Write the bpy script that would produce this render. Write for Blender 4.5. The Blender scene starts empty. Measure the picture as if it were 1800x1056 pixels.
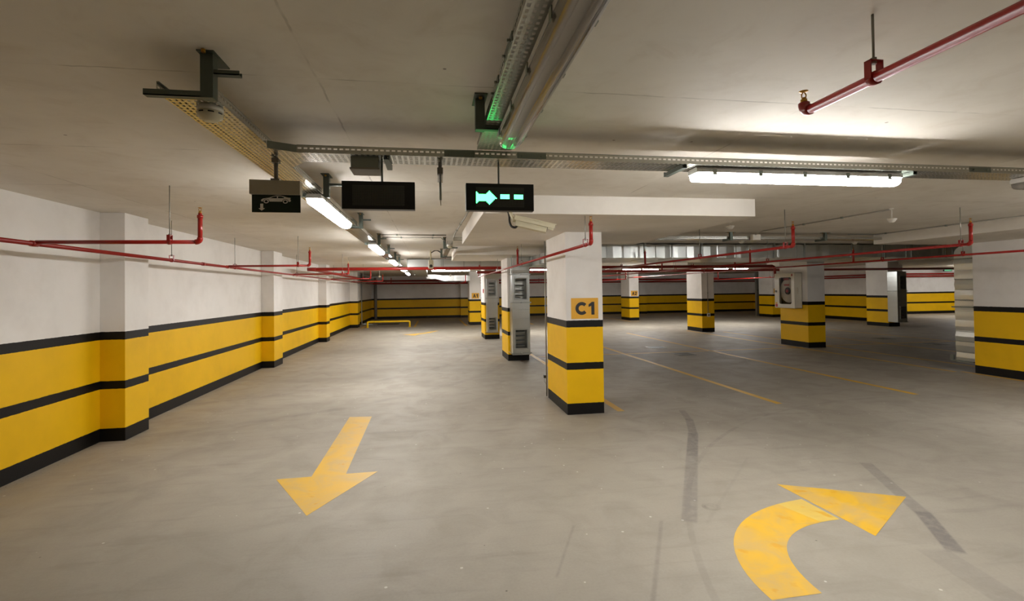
import bpy, bmesh, math, random
from math import sin, cos, pi, radians, atan2, hypot
from mathutils import Vector, Matrix
random.seed(7)
SC = bpy.context.scene
COL = SC.collection
H = 2.677           # ceiling
DROP = 2.485        # underside of the thickened slab round the columns

# ------------------------------------------------------------------ materials
def lin(c):
    return tuple(((x / 255.0) / 12.92) if x / 255.0 <= 0.04045 else (((x / 255.0) + 0.055) / 1.055) ** 2.4 for x in c)

class NT:
    """small wrapper that builds node trees"""
    def __init__(s, name):
        s.m = bpy.data.materials.new(name); s.m.use_nodes = True
        s.t = s.m.node_tree; s.t.nodes.clear()
        s.out = s.n('ShaderNodeOutputMaterial')
    def n(s, kind, **kw):
        nd = s.t.nodes.new(kind)
        for k, v in kw.items(): setattr(nd, k, v)
        return nd
    def put(s, sock, v):
        if v is None: return
        if hasattr(v, 'is_output') or isinstance(v, bpy.types.NodeSocket): s.t.links.new(v, sock)
        else:
            if isinstance(v, (tuple, list)) and len(v) == 3 and sock.type == 'RGBA': v = (*v, 1)
            sock.default_value = v
    def math(s, op, a, b=None, c=None, clamp=False):
        nd = s.n('ShaderNodeMath', operation=op); nd.use_clamp = clamp
        s.put(nd.inputs[0], a); s.put(nd.inputs[1], b); s.put(nd.inputs[2], c)
        return nd.outputs[0]
    def vmath(s, op, a, b=None):
        nd = s.n('ShaderNodeVectorMath', operation=op)
        s.put(nd.inputs[0], a); s.put(nd.inputs[1], b)
        return nd
    def mix(s, f, a, b, blend='MIX'):
        nd = s.n('ShaderNodeMix', data_type='RGBA', blend_type=blend)
        s.put(nd.inputs[0], f); s.put(nd.inputs[6], a); s.put(nd.inputs[7], b)
        return nd.outputs[2]
    def noise(s, vec, scale, detail=3, rough=.5, dist=0):
        nd = s.n('ShaderNodeTexNoise'); s.put(nd.inputs['Vector'], vec)
        nd.inputs['Scale'].default_value = scale; nd.inputs['Detail'].default_value = detail
        nd.inputs['Roughness'].default_value = rough; nd.inputs['Distortion'].default_value = dist
        return nd.outputs[0]
    def ramp(s, f, stops, interp='LINEAR'):
        nd = s.n('ShaderNodeValToRGB'); s.put(nd.inputs[0], f)
        cr = nd.color_ramp; cr.interpolation = interp
        while len(cr.elements) < len(stops): cr.elements.new(.5)
        for e, (p, c) in zip(cr.elements, stops):
            e.position = p; e.color = (*c, 1) if len(c) == 3 else c
        return nd.outputs[0]
    def remap(s, v, a, b, c=0., d=1.):
        nd = s.n('ShaderNodeMapRange'); nd.interpolation_type = 'SMOOTHSTEP'
        s.put(nd.inputs[0], v)
        for i, x in enumerate((a, b, c, d)): nd.inputs[i + 1].default_value = x
        return nd.outputs[0]
    def pos(s):
        return s.n('ShaderNodeNewGeometry').outputs['Position']
    def objc(s):
        return s.n('ShaderNodeTexCoord').outputs['Object']
    def xyz(s, v):
        nd = s.n('ShaderNodeSeparateXYZ'); s.put(nd.inputs[0], v); return nd.outputs
    def bump(s, h, st=.2, d=.01):
        nd = s.n('ShaderNodeBump'); nd.inputs['Strength'].default_value = st
        nd.inputs['Distance'].default_value = d; s.put(nd.inputs['Height'], h); return nd.outputs[0]
    def pbr(s, col, rough=.5, metal=0., normal=None, **kw):
        nd = s.n('ShaderNodeBsdfPrincipled')
        s.put(nd.inputs['Base Color'], col); s.put(nd.inputs['Roughness'], rough); s.put(nd.inputs['Metallic'], metal)
        if normal is not None: s.put(nd.inputs['Normal'], normal)
        for k, v in kw.items(): s.put(nd.inputs[k.replace('_', ' ')], v)
        return nd.outputs[0]
    def done(s, sh):
        s.t.links.new(sh, s.out.inputs[0]); return s.m

def plain(name, rgb, rough=.5, metal=0., grain=.06, scale=40., **kw):
    k = NT(name); c = lin(rgb)
    f = k.noise(k.objc(), scale, 3)
    a = tuple(x * (1 - grain) for x in c); b = tuple(min(1, x * (1 + grain)) for x in c)
    return k.done(k.pbr(k.mix(f, a, b), rough, metal, **kw))

YELLOW = lin((238, 188, 8)); BLACKP = lin((15, 13, 12)); WHITEP = lin((236, 233, 229))

def banded_paint():
    """white masonry paint above yellow and black bands, by height over the floor"""
    k = NT('banded wall paint'); p = k.pos(); z = k.xyz(p)[2]
    wob = k.math('MULTIPLY', k.math('SUBTRACT', k.noise(p, 22, 2), .5), .008)
    zz = k.math('ADD', z, wob)
    st = [(0, BLACKP), (.151, YELLOW), (.600, BLACKP), (.703, YELLOW), (1.179, BLACKP), (1.272, WHITEP)]
    c = k.ramp(k.math('DIVIDE', zz, 3.), [(h / 3., col) for h, col in st], 'CONSTANT')
    dirt = k.noise(p, 1.7, 4, .6)
    c = k.mix(k.remap(dirt, .35, .8, 0, .16), c, lin((150, 138, 120)), 'MULTIPLY')
    rough = k.ramp(k.math('DIVIDE', zz, 3.), [(0, (.48,) * 3), (1.272 / 3., (.6,) * 3)], 'CONSTANT')
    b = k.bump(k.noise(p, 90, 3), .18, .004)
    return k.done(k.pbr(c, rough, 0, b, Specular_IOR_Level=.25))

def concrete_floor():
    k = NT('polished concrete floor'); p = k.pos(); o = k.xyz(p)
    big = k.noise(p, .45, 4, .55, .4); mid = k.noise(p, 2.2, 6, .62, .6); fine = k.noise(p, 60, 2)
    c = k.mix(k.remap(big, .3, .7), lin((148, 141, 128)), lin((163, 156, 143)))
    c = k.mix(k.remap(mid, .38, .75, 0, .34), c, lin((126, 119, 106)))
    c = k.mix(k.remap(fine, .3, .8, 0, .14), c, lin((120, 112, 102)))
    # long swept trowel streaks
    mp = k.n('ShaderNodeMapping'); k.put(mp.inputs[0], p); mp.inputs[2].default_value = (0, 0, radians(28)); mp.inputs[3].default_value = (.7, 6, 1)
    c = k.mix(k.remap(k.noise(mp.outputs[0], 1.6, 5, .6, .5), .5, .8, 0, .38), c, lin((122, 115, 104)))
    # pale chips and dark specks
    vo = k.n('ShaderNodeTexVoronoi'); k.put(vo.inputs[0], p); vo.inputs['Scale'].default_value = 5.
    c = k.mix(k.math('MULTIPLY', k.math('LESS_THAN', vo.outputs[0], .05), .55), c, lin((218, 214, 206)))
    vo2 = k.n('ShaderNodeTexVoronoi'); k.put(vo2.inputs[0], p); vo2.inputs['Scale'].default_value = 3.3
    c = k.mix(k.math('MULTIPLY', k.math('LESS_THAN', vo2.outputs[0], .022), .7), c, lin((70, 62, 54)))
    def strip(cx, cy, ex, ey, w, amt, cc):
        L = hypot(ex - cx, ey - cy); dx, dy = (ex - cx) / L, (ey - cy) / L
        mx, my = (cx + ex) / 2, (cy + ey) / 2
        px = k.math('SUBTRACT', o[0], mx); py = k.math('SUBTRACT', o[1], my)
        u = k.math('ABSOLUTE', k.math('ADD', k.math('MULTIPLY', px, dx), k.math('MULTIPLY', py, dy)))
        v = k.math('ABSOLUTE', k.math('SUBTRACT', k.math('MULTIPLY', py, dx), k.math('MULTIPLY', px, dy)))
        m = k.math('MULTIPLY', k.remap(u, L / 2 - .03, L / 2 + .03, 1, 0), k.remap(v, w / 2 - .012, w / 2 + .008, 1, 0))
        tex = k.remap(k.noise(p, 14, 4, .7), .25, .65, .45, 1)
        return k.mix(k.math('MULTIPLY', k.math('MULTIPLY', m, tex), amt), cc, lin((98, 93, 92)))
    c = strip(1.84, 3.40, 2.61, 4.74, .115, .50, c)        # tyre mark beside the bent arrow
    c = strip(2.60, 4.72, 3.02, 5.45, .115, .75, c)
    c = strip(3.01, 5.43, 3.30, 6.05, .10, .6, c)
    c = strip(3.27, 6.0, 3.44, 6.5, .09, .4, c)
    c = strip(3.28, 2.70, 3.62, 3.22, .11, .75, c)         # tyre mark beyond its head
    c = strip(3.60, 3.20, 4.10, 4.20, .11, .45, c)
    c = strip(3.05, 2.20, 3.16, 2.75, .20, .22, c)
    c = strip(1.95, 3.35, 3.10, 4.55, .03, .12, c)
    c = strip(1.05, 2.35, 1.65, 3.45, .03, .4, c)
    c = strip(.72, 2.9, 1.0, 3.5, .02, .35, c)
    def arc(cx, cy, r, w, amt, cc):
        px = k.math('SUBTRACT', o[0], cx); py = k.math('SUBTRACT', o[1], cy)
        d = k.math('SQRT', k.math('ADD', k.math('MULTIPLY', px, px), k.math('MULTIPLY', py, py)))
        e = k.math('ABSOLUTE', k.math('SUBTRACT', d, r))
        tex = k.remap(k.noise(p, 3, 4, .6), .35, .65, .1, 1)
        return k.mix(k.math('MULTIPLY', k.math('MULTIPLY', k.remap(e, w * .5, w, 1, 0), tex), amt), cc, lin((104, 98, 92)))
    c = arc(2.134, 3.60, .055, .02, .8, c); c = arc(2.12, 3.60, .028, .016, .7, c)
    c = arc(6.9, 1.0, 5.6, .03, .3, c)
    c = arc(-5.5, 14.0, 7.6, .1, .22, c); c = arc(-5.2, 14.6, 6.3, .08, .2, c)
    # paint spatter and grit along the foot of the pilastered wall
    edge = k.remap(o[0], -3.82, -3.45, 1, 0)
    sp = k.math('GREATER_THAN', k.math('ADD', k.noise(p, 42, 3, .7), k.math('MULTIPLY', edge, .16)), .78)
    c = k.mix(k.math('MULTIPLY', k.math('MULTIPLY', sp, k.math('GREATER_THAN', edge, .02)), .8), c, lin((30, 26, 20)))
    c = k.mix(k.math('MULTIPLY', k.remap(o[0], -3.8, -2.6, .30, 0), k.remap(k.noise(p, 3.2, 4), .3, .7)), c, lin((150, 134, 96)))
    rough = k.remap(mid, .3, .8, .56, .72)
    b = k.bump(k.noise(p, 35, 4), .06, .004)
    return k.done(k.pbr(c, rough, 0, b))

def concrete_ceiling():
    k = NT('cast concrete ceiling'); p = k.pos(); o = k.xyz(p)
    c = k.mix(k.remap(k.noise(p, .7, 5, .6, .3), .3, .7), lin((212, 206, 195)), lin((228, 223, 213)))
    c = k.mix(k.remap(k.noise(p, 4, 5, .65, .7), .45, .8, 0, .3), c, lin((182, 168, 148)))
    # board joints 1.28 m by 2.53 m, broken up
    br = k.remap(k.noise(p, 2.4, 3, .6), .42, .58, .1, 1)
    wob = k.math('MULTIPLY', k.math('SUBTRACT', k.noise(p, 9, 3), .5), .02)
    def joint(ax, off, pitch, w):
        f = k.math('FRACT', k.math('DIVIDE', k.math('ADD', k.math('SUBTRACT', o[ax], off), wob), pitch))
        d = k.math('MULTIPLY', k.math('MINIMUM', f, k.math('SUBTRACT', 1., f)), pitch)
        return k.remap(d, w * .4, w, 1, 0)
    j = k.math('MAXIMUM', joint(1, 2.37, 1.28, .007), joint(0, -.5, 2.53, .007))
    c = k.mix(k.math('MULTIPLY', k.math('MULTIPLY', j, br), .4), c, lin((92, 80, 64)))
    bo = k.n('ShaderNodeTexWhiteNoise'); bo.noise_dimensions = '2D'
    cell = k.n('ShaderNodeCombineXYZ')
    k.put(cell.inputs[0], k.math('FLOOR', k.math('DIVIDE', k.math('SUBTRACT', o[0], -.5), 2.53)))
    k.put(cell.inputs[1], k.math('FLOOR', k.math('DIVIDE', k.math('SUBTRACT', o[1], 2.37), 1.28)))
    k.put(bo.inputs[0], cell.outputs[0])
    c = k.mix(k.math('MULTIPLY', bo.outputs[0], .09), c, lin((150, 138, 120)))
    vo = k.n('ShaderNodeTexVoronoi'); k.put(vo.inputs[0], p); vo.inputs['Scale'].default_value = 3.
    c = k.mix(k.math('MULTIPLY', k.math('LESS_THAN', vo.outputs[0], .03), .7), c, lin((96, 82, 64)))
    b = k.bump(k.noise(p, 18, 5, .6), .12, .006)
    return k.done(k.pbr(c, .72, 0, b))

def white_slab():
    k = NT('white painted concrete'); p = k.pos()
    c = k.mix(k.remap(k.noise(p, 1.1, 5, .6), .3, .75), lin((216, 210, 200)), lin((232, 227, 219)))
    return k.done(k.pbr(c, .62, 0, k.bump(k.noise(p, 45, 4), .15, .004)))

def galvanised(name='galvanised sheet', rough=.34, tint=(176, 180, 178)):
    k = NT(name); p = k.objc()
    c = k.mix(k.remap(k.noise(p, 2.2, 2), .35, .7, 0, .10), lin(tint), lin((140, 142, 138)))
    return k.done(k.pbr(c, rough, .88))

def perforated(name, ax_u, ax_v, pu, pv, wu, wv, vc=None, rough=.21):
    """zinc sheet with punched oblong holes, seen through"""
    k = NT(name); p = k.objc(); o = k.xyz(p)
    fu = k.math('ABSOLUTE', k.math('SUBTRACT', k.math('FRACT', k.math('DIVIDE', o[ax_u], pu)), .5))
    if vc is None: fv = k.math('MULTIPLY', k.math('ABSOLUTE', k.math('SUBTRACT', k.math('FRACT', k.math('DIVIDE', o[ax_v], pv)), .5)), pv)
    else: fv = k.math('ABSOLUTE', k.math('SUBTRACT', o[ax_v], vc))
    hole = k.math('MULTIPLY', k.math('LESS_THAN', k.math('MULTIPLY', fu, pu), wu / 2), k.math('LESS_THAN', fv, wv / 2))
    c = k.mix(k.noise(p, 20, 4), lin((172, 172, 164)), lin((204, 204, 196)))
    sh = k.pbr(c, rough, .9)
    tr = k.n('ShaderNodeBsdfTransparent').outputs[0]
    mx = k.n('ShaderNodeMixShader'); k.put(mx.inputs[0], hole); k.t.links.new(sh, mx.inputs[1]); k.t.links.new(tr, mx.inputs[2])
    return k.done(mx.outputs[0])

def paint_on_floor(name='worn yellow road paint', wear=.75, base=(214, 168, 44)):
    k = NT(name); p = k.pos()
    a = lin(base)
    c = k.mix(k.remap(k.noise(p, 3.2, 5, .65, .8), .38, .68, 0, wear), a, lin((190, 162, 104)))
    c = k.mix(k.remap(k.noise(p, 6.5, 3, .5, .3), .62, .7, 0, .7), c, lin((204, 150, 18)))
    mp = k.n('ShaderNodeMapping'); k.put(mp.inputs[0], p); mp.inputs[3].default_value = (2, 26, 1)
    c = k.mix(k.remap(k.noise(mp.outputs[0], 1.2, 4, .6), .6, .75, 0, .45), c, lin((172, 152, 114)))
    return k.done(k.pbr(c, .5, 0))

def emitter(name, rgb, strength, dif=(.9, .9, .88)):
    k = NT(name)
    return k.done(k.pbr(dif, .4, 0, Emission_Color=rgb, Emission_Strength=strength))

def clear_plastic(name):
    k = NT(name); p = k.objc(); o = k.xyz(p)
    rib = k.math('MULTIPLY', k.math('ABSOLUTE', k.math('SUBTRACT', k.math('FRACT', k.math('DIVIDE', o[0], .012)), .5)), 1.)
    tr = k.n('ShaderNodeBsdfTransparent'); tr.inputs[0].default_value = (.86, .84, .82, 1)
    tl = k.n('ShaderNodeBsdfTranslucent'); tl.inputs[0].default_value = (.8, .77, .74, 1)
    gl = k.n('ShaderNodeBsdfGlossy'); gl.inputs['Roughness'].default_value = .12
    k.put(gl.inputs['Normal'], k.bump(rib, .25, .004))
    m0 = k.n('ShaderNodeMixShader'); m0.inputs[0].default_value = .3
    k.t.links.new(tr.outputs[0], m0.inputs[1]); k.t.links.new(tl.outputs[0], m0.inputs[2])
    fr = k.n('ShaderNodeFresnel'); fr.inputs[0].default_value = 1.5
    m1 = k.n('ShaderNodeMixShader'); k.put(m1.inputs[0], k.math('ADD', fr.outputs[0], .06, clamp=True))
    k.t.links.new(m0.outputs[0], m1.inputs[1]); k.t.links.new(gl.outputs[0], m1.inputs[2])
    return k.done(m1.outputs[0])

def window_glass():
    k = NT('cabinet window')
    tr = k.n('ShaderNodeBsdfTransparent'); tr.inputs[0].default_value = (.9, .9, .9, 1)
    gl = k.n('ShaderNodeBsdfGlossy'); gl.inputs['Roughness'].default_value = .05
    m = k.n('ShaderNodeMixShader'); m.inputs[0].default_value = .07
    k.t.links.new(tr.outputs[0], m.inputs[1]); k.t.links.new(gl.outputs[0], m.inputs[2])
    return k.done(m.outputs[0])

def dot_matrix():
    k = NT('dot matrix face'); p = k.objc(); o = k.xyz(p)
    def d(ax): return k.math('SUBTRACT', k.math('FRACT', k.math('DIVIDE', o[ax], .0072)), .5)
    a, b = d(0), d(2)
    r = k.math('SQRT', k.math('ADD', k.math('MULTIPLY', a, a), k.math('MULTIPLY', b, b)))
    c = k.mix(k.math('LESS_THAN', r, .3), lin((10, 11, 10)), lin((104, 104, 96)))
    return k.done(k.pbr(c, .35, 0))

def grate_mat():
    k = NT('cast iron grate'); p = k.objc(); o = k.xyz(p)
    f = k.math('FRACT', k.math('DIVIDE', o[0], .05))
    c = k.mix(k.math('LESS_THAN', f, .45), lin((74, 74, 78)), lin((20, 19, 18)))
    return k.done(k.pbr(c, .5, .5))

M = {}
M['band'] = banded_paint(); M['floor'] = concrete_floor(); M['ceil'] = concrete_ceiling(); M['slab'] = white_slab()
M['galv'] = galvanised(); M['duct'] = galvanised('duct sheet', .28, (204, 207, 204)); M['zinc'] = galvanised('zinc plated steel', .42, (132, 138, 130))
M['bracket'] = plain('grey green steel bracket', (92, 100, 92), .45, .6)
M['railX'] = perforated('perforated tray rail X', 0, 2, .0325, 1, .02, .010, .026)
M['railY'] = perforated('perforated tray rail Y', 1, 2, .0325, 1, .02, .010, .026)
M['bedC'] = perforated('perforated tray bed dull', 1, 0, .0325, .0245, .019, .0125, None, .30); M['bedX'] = perforated('perforated tray bed X', 0, 1, .0325, .0245, .019, .0105)
M['bedY'] = perforated('perforated tray bed Y', 1, 0, .0325, .0245, .019, .0105)
M['red'] = plain('red gloss pipe paint', (150, 25, 17), .28, 0, .1, 20)
M['brass'] = plain('brass', (186, 138, 58), .3, .9)
M['rod'] = plain('zinc threaded rod', (150, 150, 142), .4, .8)
M['black'] = plain('black plastic', (16, 16, 17), .35, 0)
M['rubber'] = plain('black rubber cable', (20, 20, 20), .55)
M['white'] = plain('white plastic', (226, 222, 212), .45)
M['cream'] = plain('cream powder coat', (204, 196, 168), .4)
M['cab'] = plain('cream cabinet enamel', (226, 220, 204), .35)
M['grey'] = plain('grey plastic', (128, 124, 116), .45)
M['lampbody'] = plain('light grey polyester', (198, 196, 192), .4)
M['green'] = plain('dark green acrylic', (8, 34, 20), .25)
M['symbol'] = plain('pale symbol', (244, 238, 230), .5)
M['housing'] = plain('beige sign housing', (176, 168, 148), .5)
M['signy'] = plain('sign yellow', (226, 168, 40), .4)
M['signk'] = plain('sign black', (24, 20, 16), .45)
M['dark'] = plain('dark interior', (40, 40, 42), .6)
M['redplate'] = plain('red label', (176, 26, 26), .4)
M['rail'] = plain('yellow gloss tube', (238, 196, 20), .35)
M['tube'] = plain('fluorescent tube glass', (232, 228, 220), .25)
M['line'] = paint_on_floor('thin yellow bay paint', .35, (210, 162, 20)); M['arrow'] = paint_on_floor()
M['palearrow'] = paint_on_floor('pale yellow paint overlap', .3, (206, 176, 84))
M['lit'] = emitter('lit diffuser', (1, .978, .95), 31.); M['litfar'] = emitter('lit diffuser of the brighter tubes', (1, .978, .95), 56.); M['litdim'] = emitter('lit diffuser of the dim tubes', (1, .978, .95), 21.); M['litcross'] = emitter('lit diffuser of the crosswise tray lamp', (1, .978, .95), 36.)  # like fixtures; strengths set apart to balance light on floor and columns
M['led'] = emitter('green lit led', (.05, 1., .2), 3.5, (.2, .5, .4))
M['exitg'] = emitter('green lit exit face', (.2, .7, .4), .12, (.1, .4, .2))
M['clear'] = clear_plastic('clear ribbed cover'); M['glass'] = window_glass()
M['dots'] = dot_matrix(); M['grate'] = grate_mat()
M['hose'] = plain('pale hose reel disc', (214, 204, 184), .45)
M['conduit'] = plain('grey conduit', (150, 146, 136), .45, .3)

# ------------------------------------------------------------------ mesh builder
class B:
    def __init__(s): s.bm = bmesh.new()
    def box(s, x0, x1, y0, y1, z0, z1, bev=0.):
        vs = [s.bm.verts.new((x, y, z)) for x in (x0, x1) for y in (y0, y1) for z in (z0, z1)]
        q = [(0, 1, 3, 2), (4, 6, 7, 5), (0, 4, 5, 1), (2, 3, 7, 6), (0, 2, 6, 4), (1, 5, 7, 3)]
        fs = [s.bm.faces.new([vs[i] for i in f]) for f in q]
        if bev:
            es = list({e for f in fs for e in f.edges})
            bmesh.ops.bevel(s.bm, geom=es, offset=bev, segments=2, affect='EDGES', profile=.7)
        return s
    def hexa(s, pts):
        """eight corner points ordered like box()"""
        vs = [s.bm.verts.new(p) for p in pts]
        for f in [(0, 1, 3, 2), (4, 6, 7, 5), (0, 4, 5, 1), (2, 3, 7, 6), (0, 2, 6, 4), (1, 5, 7, 3)]:
            s.bm.faces.new([vs[i] for i in f])
        return s
    def tube(s, pts, r, n=12, r1=None):
        P = [Vector(p) for p in pts]; rings = []; ref = None
        for i, p in enumerate(P):
            t = ((P[i + 1] - P[i]).normalized() if i < len(P) - 1 else Vector()) + ((P[i] - P[i - 1]).normalized() if i else Vector())
            t.normalize()
            if ref is None: ref = t.orthogonal().normalized()
            ref = (ref - t * ref.dot(t)).normalized(); w = t.cross(ref)
            rr = r if r1 is None else r + (r1 - r) * i / (len(P) - 1)
            rings.append([s.bm.verts.new(p + (ref * cos(2 * pi * j / n) + w * sin(2 * pi * j / n)) * rr) for j in range(n)])
        for a, b in zip(rings, rings[1:]):
            for j in range(n):
                f = s.bm.faces.new((a[j], a[(j + 1) % n], b[(j + 1) % n], b[j])); f.smooth = True
        s.bm.faces.new(rings[0][::-1]); s.bm.faces.new(rings[-1])
        return s
    def lathe(s, c, prof, n=24, axis='z'):
        rings = []
        for r, h in prof:
            ring = []
            for j in range(n):
                a = 2 * pi * j / n; u, v = r * cos(a), r * sin(a)
                d = {'z': (u, v, h), 'y': (u, h, v), 'x': (h, u, v)}[axis]
                ring.append(s.bm.verts.new((c[0] + d[0], c[1] + d[1], c[2] + d[2])))
            rings.append(ring)
        for a, b in zip(rings, rings[1:]):
            for j in range(n):
                f = s.bm.faces.new((a[j], a[(j + 1) % n], b[(j + 1) % n], b[j])); f.smooth = True
        s.bm.faces.new(rings[0][::-1]); s.bm.faces.new(rings[-1])
        return s
    def prism(s, poly, fn, d0, d1):
        a = [s.bm.verts.new(fn(u, v, d0)) for u, v in poly]; b = [s.bm.verts.new(fn(u, v, d1)) for u, v in poly]
        s.bm.faces.new(a); s.bm.faces.new(b[::-1]); n = len(a)
        for i in range(n): s.bm.faces.new((a[i], b[i], b[(i + 1) % n], a[(i + 1) % n]))
        return s
    def stroke(s, pts, w, fn, d0, d1, closed=False):
        n = len(pts); L, R = [], []
        for i, p in enumerate(pts):
            a = pts[i - 1] if (i or closed) else None; b = pts[(i + 1) % n] if (i < n - 1 or closed) else None
            ds = []
            if a: ds.append((p[0] - a[0], p[1] - a[1]))
            if b: ds.append((b[0] - p[0], b[1] - p[1]))
            ds = [(x / hypot(x, y), y / hypot(x, y)) for x, y in ds]
            nx, ny = -sum(d[1] for d in ds), sum(d[0] for d in ds); l = hypot(nx, ny); nx /= l; ny /= l
            k = 1 / max(.4, abs(nx * -ds[0][1] + ny * ds[0][0]))
            L.append((p[0] + nx * w / 2 * k, p[1] + ny * w / 2 * k)); R.append((p[0] - nx * w / 2 * k, p[1] - ny * w / 2 * k))
        for i in range(n if closed else n - 1):
            j = (i + 1) % n
            s.prism([L[i], L[j], R[j], R[i]], fn, d0, d1)
        return s
    def quad(s, pts):
        s.bm.faces.new([s.bm.verts.new(p) for p in pts]); return s
    def obj(s, name, mat, parent=None, base=None, label=None):
        bmesh.ops.recalc_face_normals(s.bm, faces=s.bm.faces[:])
        o0 = Vector(base) if base is not None else (parent['_w'] if parent and parent.get('_w') is not None else None)
        if o0 is None: o0 = Vector((0, 0, 0))
        o0 = Vector(o0)
        for v in s.bm.verts: v.co -= o0
        me = bpy.data.meshes.new(name); s.bm.to_mesh(me); s.bm.free()
        me.materials.append(mat)
        o = bpy.data.objects.new(name, me); COL.objects.link(o)
        if parent: o.parent = parent; o['_w'] = tuple(o0)
        else: o.location = o0; o['_w'] = tuple(o0)
        if label: o['label'] = label
        return o

def tag(o, label, cat, group=None):
    o['label'] = label; o['category'] = cat; o['kind'] = 'thing'
    if group: o['group'] = group
    return o
def thing(name, base, label, cat, group=None):
    o = bpy.data.objects.new(name, None); COL.objects.link(o); o.location = base; o['_w'] = tuple(base)
    o.empty_display_size = .1
    return tag(o, label, cat, group)
def struct(o): o['kind'] = 'structure'; return o
def kids(o): return [c for c in bpy.data.objects if c.parent == o]
def dup(o, loc, label, parent=None):
    """copy a thing with its parts and sub-parts"""
    def cp(a, par):
        c = a.copy(); COL.objects.link(c); c.parent = par
        for ch in KIDS.get(a.name, []): cp(ch, c)
        return c
    KIDS = {}
    for c in bpy.data.objects:
        if c.parent: KIDS.setdefault(c.parent.name, []).append(c)
    c = cp(o, parent); c.location = loc
    if label: c['label'] = label
    return c

def arc_pts(p0, pc, p1, r, n=6):
    """round the corner pc of a pipe with radius r"""
    p0, pc, p1 = Vector(p0), Vector(pc), Vector(p1)
    a = (p0 - pc).normalized(); b = (p1 - pc).normalized()
    s, e = pc + a * r, pc + b * r
    return [s * (1 - t) ** 2 + pc * 2 * t * (1 - t) + e * t * t for t in [i / n for i in range(n + 1)]]

# ------------------------------------------------------------------ room shell
XL, XLP = -3.815, -3.55
struct(B().box(-4.2, 36, -8, 32.6, -.2, 0).obj('floor', M['floor']))
struct(B().box(-4.2, 36, -8, 32.6, H, H + .2).obj('ceiling', M['ceil']))
struct(B().box(XL - .3, XL, -8, 25.5, 0, H).obj('wall_left', M['band']))
struct(B().box(-3.94, -3.64, 25.5, 32.6, 0, H).obj('wall_left_rear', M['band']))
for y0, y1, xp in ((6.53, 7.03, XLP), (12.19, 12.86, XLP), (18.06, 18.60, XLP), (24.85, 25.5, -3.457), (.9, 1.45, XLP)):
    struct(B().box(XL, xp, y0, y1, 0, H, .006).obj('wall_pilaster', M['band']))
struct(B().box(-4.2, 23, 32.3, 32.6, 0, H).obj('wall_back', M['band']))
struct(B().box(1.9, 2.4, 31.95, 32.3, 0, H).obj('wall_pilaster', M['band']))
struct(B().box(14.0, 14.5, 31.95, 32.3, 0, H).obj('wall_pilaster', M['band']))
struct(B().box(20.65, 22.3, 20.5, 25.1, 0, H).obj('wall_core', M['band']))
struct(B().box(22.3, 36, 25.1, 25.4, 0, H).obj('wall_back_right', M['band']))
struct(B().box(22.7, 23, 25.4, 32.3, 0, H).obj('wall_core_side', M['band']))
struct(B().box(36, 36.3, -8, 25.4, 0, H).obj('wall_right', M['band']))
struct(B().box(-4.2, 36.3, -8.3, -8, 0, H).obj('wall_front', M['band']))

def drop_panel(x0, x1, y0, y1):
    struct(B().box(x0, x1, y0, y1, DROP, H + .02, .004).obj('ceiling_drop_slab', M['slab']))
drop_panel(.536, 3.577, 5.022, 8.37)
drop_panel(.56, 3.6, 10.86, 13.2)
drop_panel(.56, 3.6, 16.4, 18.95)
drop_panel(8.40, 12.3, 4.9, 8.30)
drop_panel(9.0, 12.1, 10.86, 13.3)
drop_panel(9.0, 12.1, 16.4, 18.9)

# ------------------------------------------------------------------ columns and their signs
def column(x0, x1, y0, y1, label, top=DROP):
    o = B().box(x0, x1, y0, y1, 0, top, .006).obj('concrete_column', M['band'], base=((x0 + x1) / 2, (y0 + y1) / 2, 0))
    return tag(o, label, 'column', 'banded parking columns')
column(1.818, 2.337, 6.571, 7.70, 'banded column carrying the C1 sign')
column(1.836, 2.351, 11.90, 12.93, 'banded column behind C1 with the larger louvred duct on its face')
column(1.87, 2.39, 17.42, 18.6, 'banded column with the smaller louvred duct, between the A1 column and the larger duct')
column(1.917, 2.483, 24.868, 25.9, 'slim banded column carrying the A1 sign, beside the dim back bay', H)
column(10.545, 11.078, 25.40, 26.59, 'banded column carrying the A2 sign', H)
column(10.288, 10.804, 17.73, 18.85, 'banded column with a vertical conduit and small wall socket, behind the A2 to cabinet gap')
column(10.279, 10.813, 12.267, 13.367, 'banded column that the cream fire hose cabinet hangs on')
column(10.274, 10.80, 6.90, 8.008, 'big banded column with a tall stepped metal duct strip behind it')
column(18.60, 19.12, 17.75, 18.80, 'banded column with a shiny duct, in front of the brightly lit yellow wall', H)
column(18.90, 19.42, 25.20, 26.36, 'bright banded column half hidden behind the hose cabinet', H)

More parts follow.
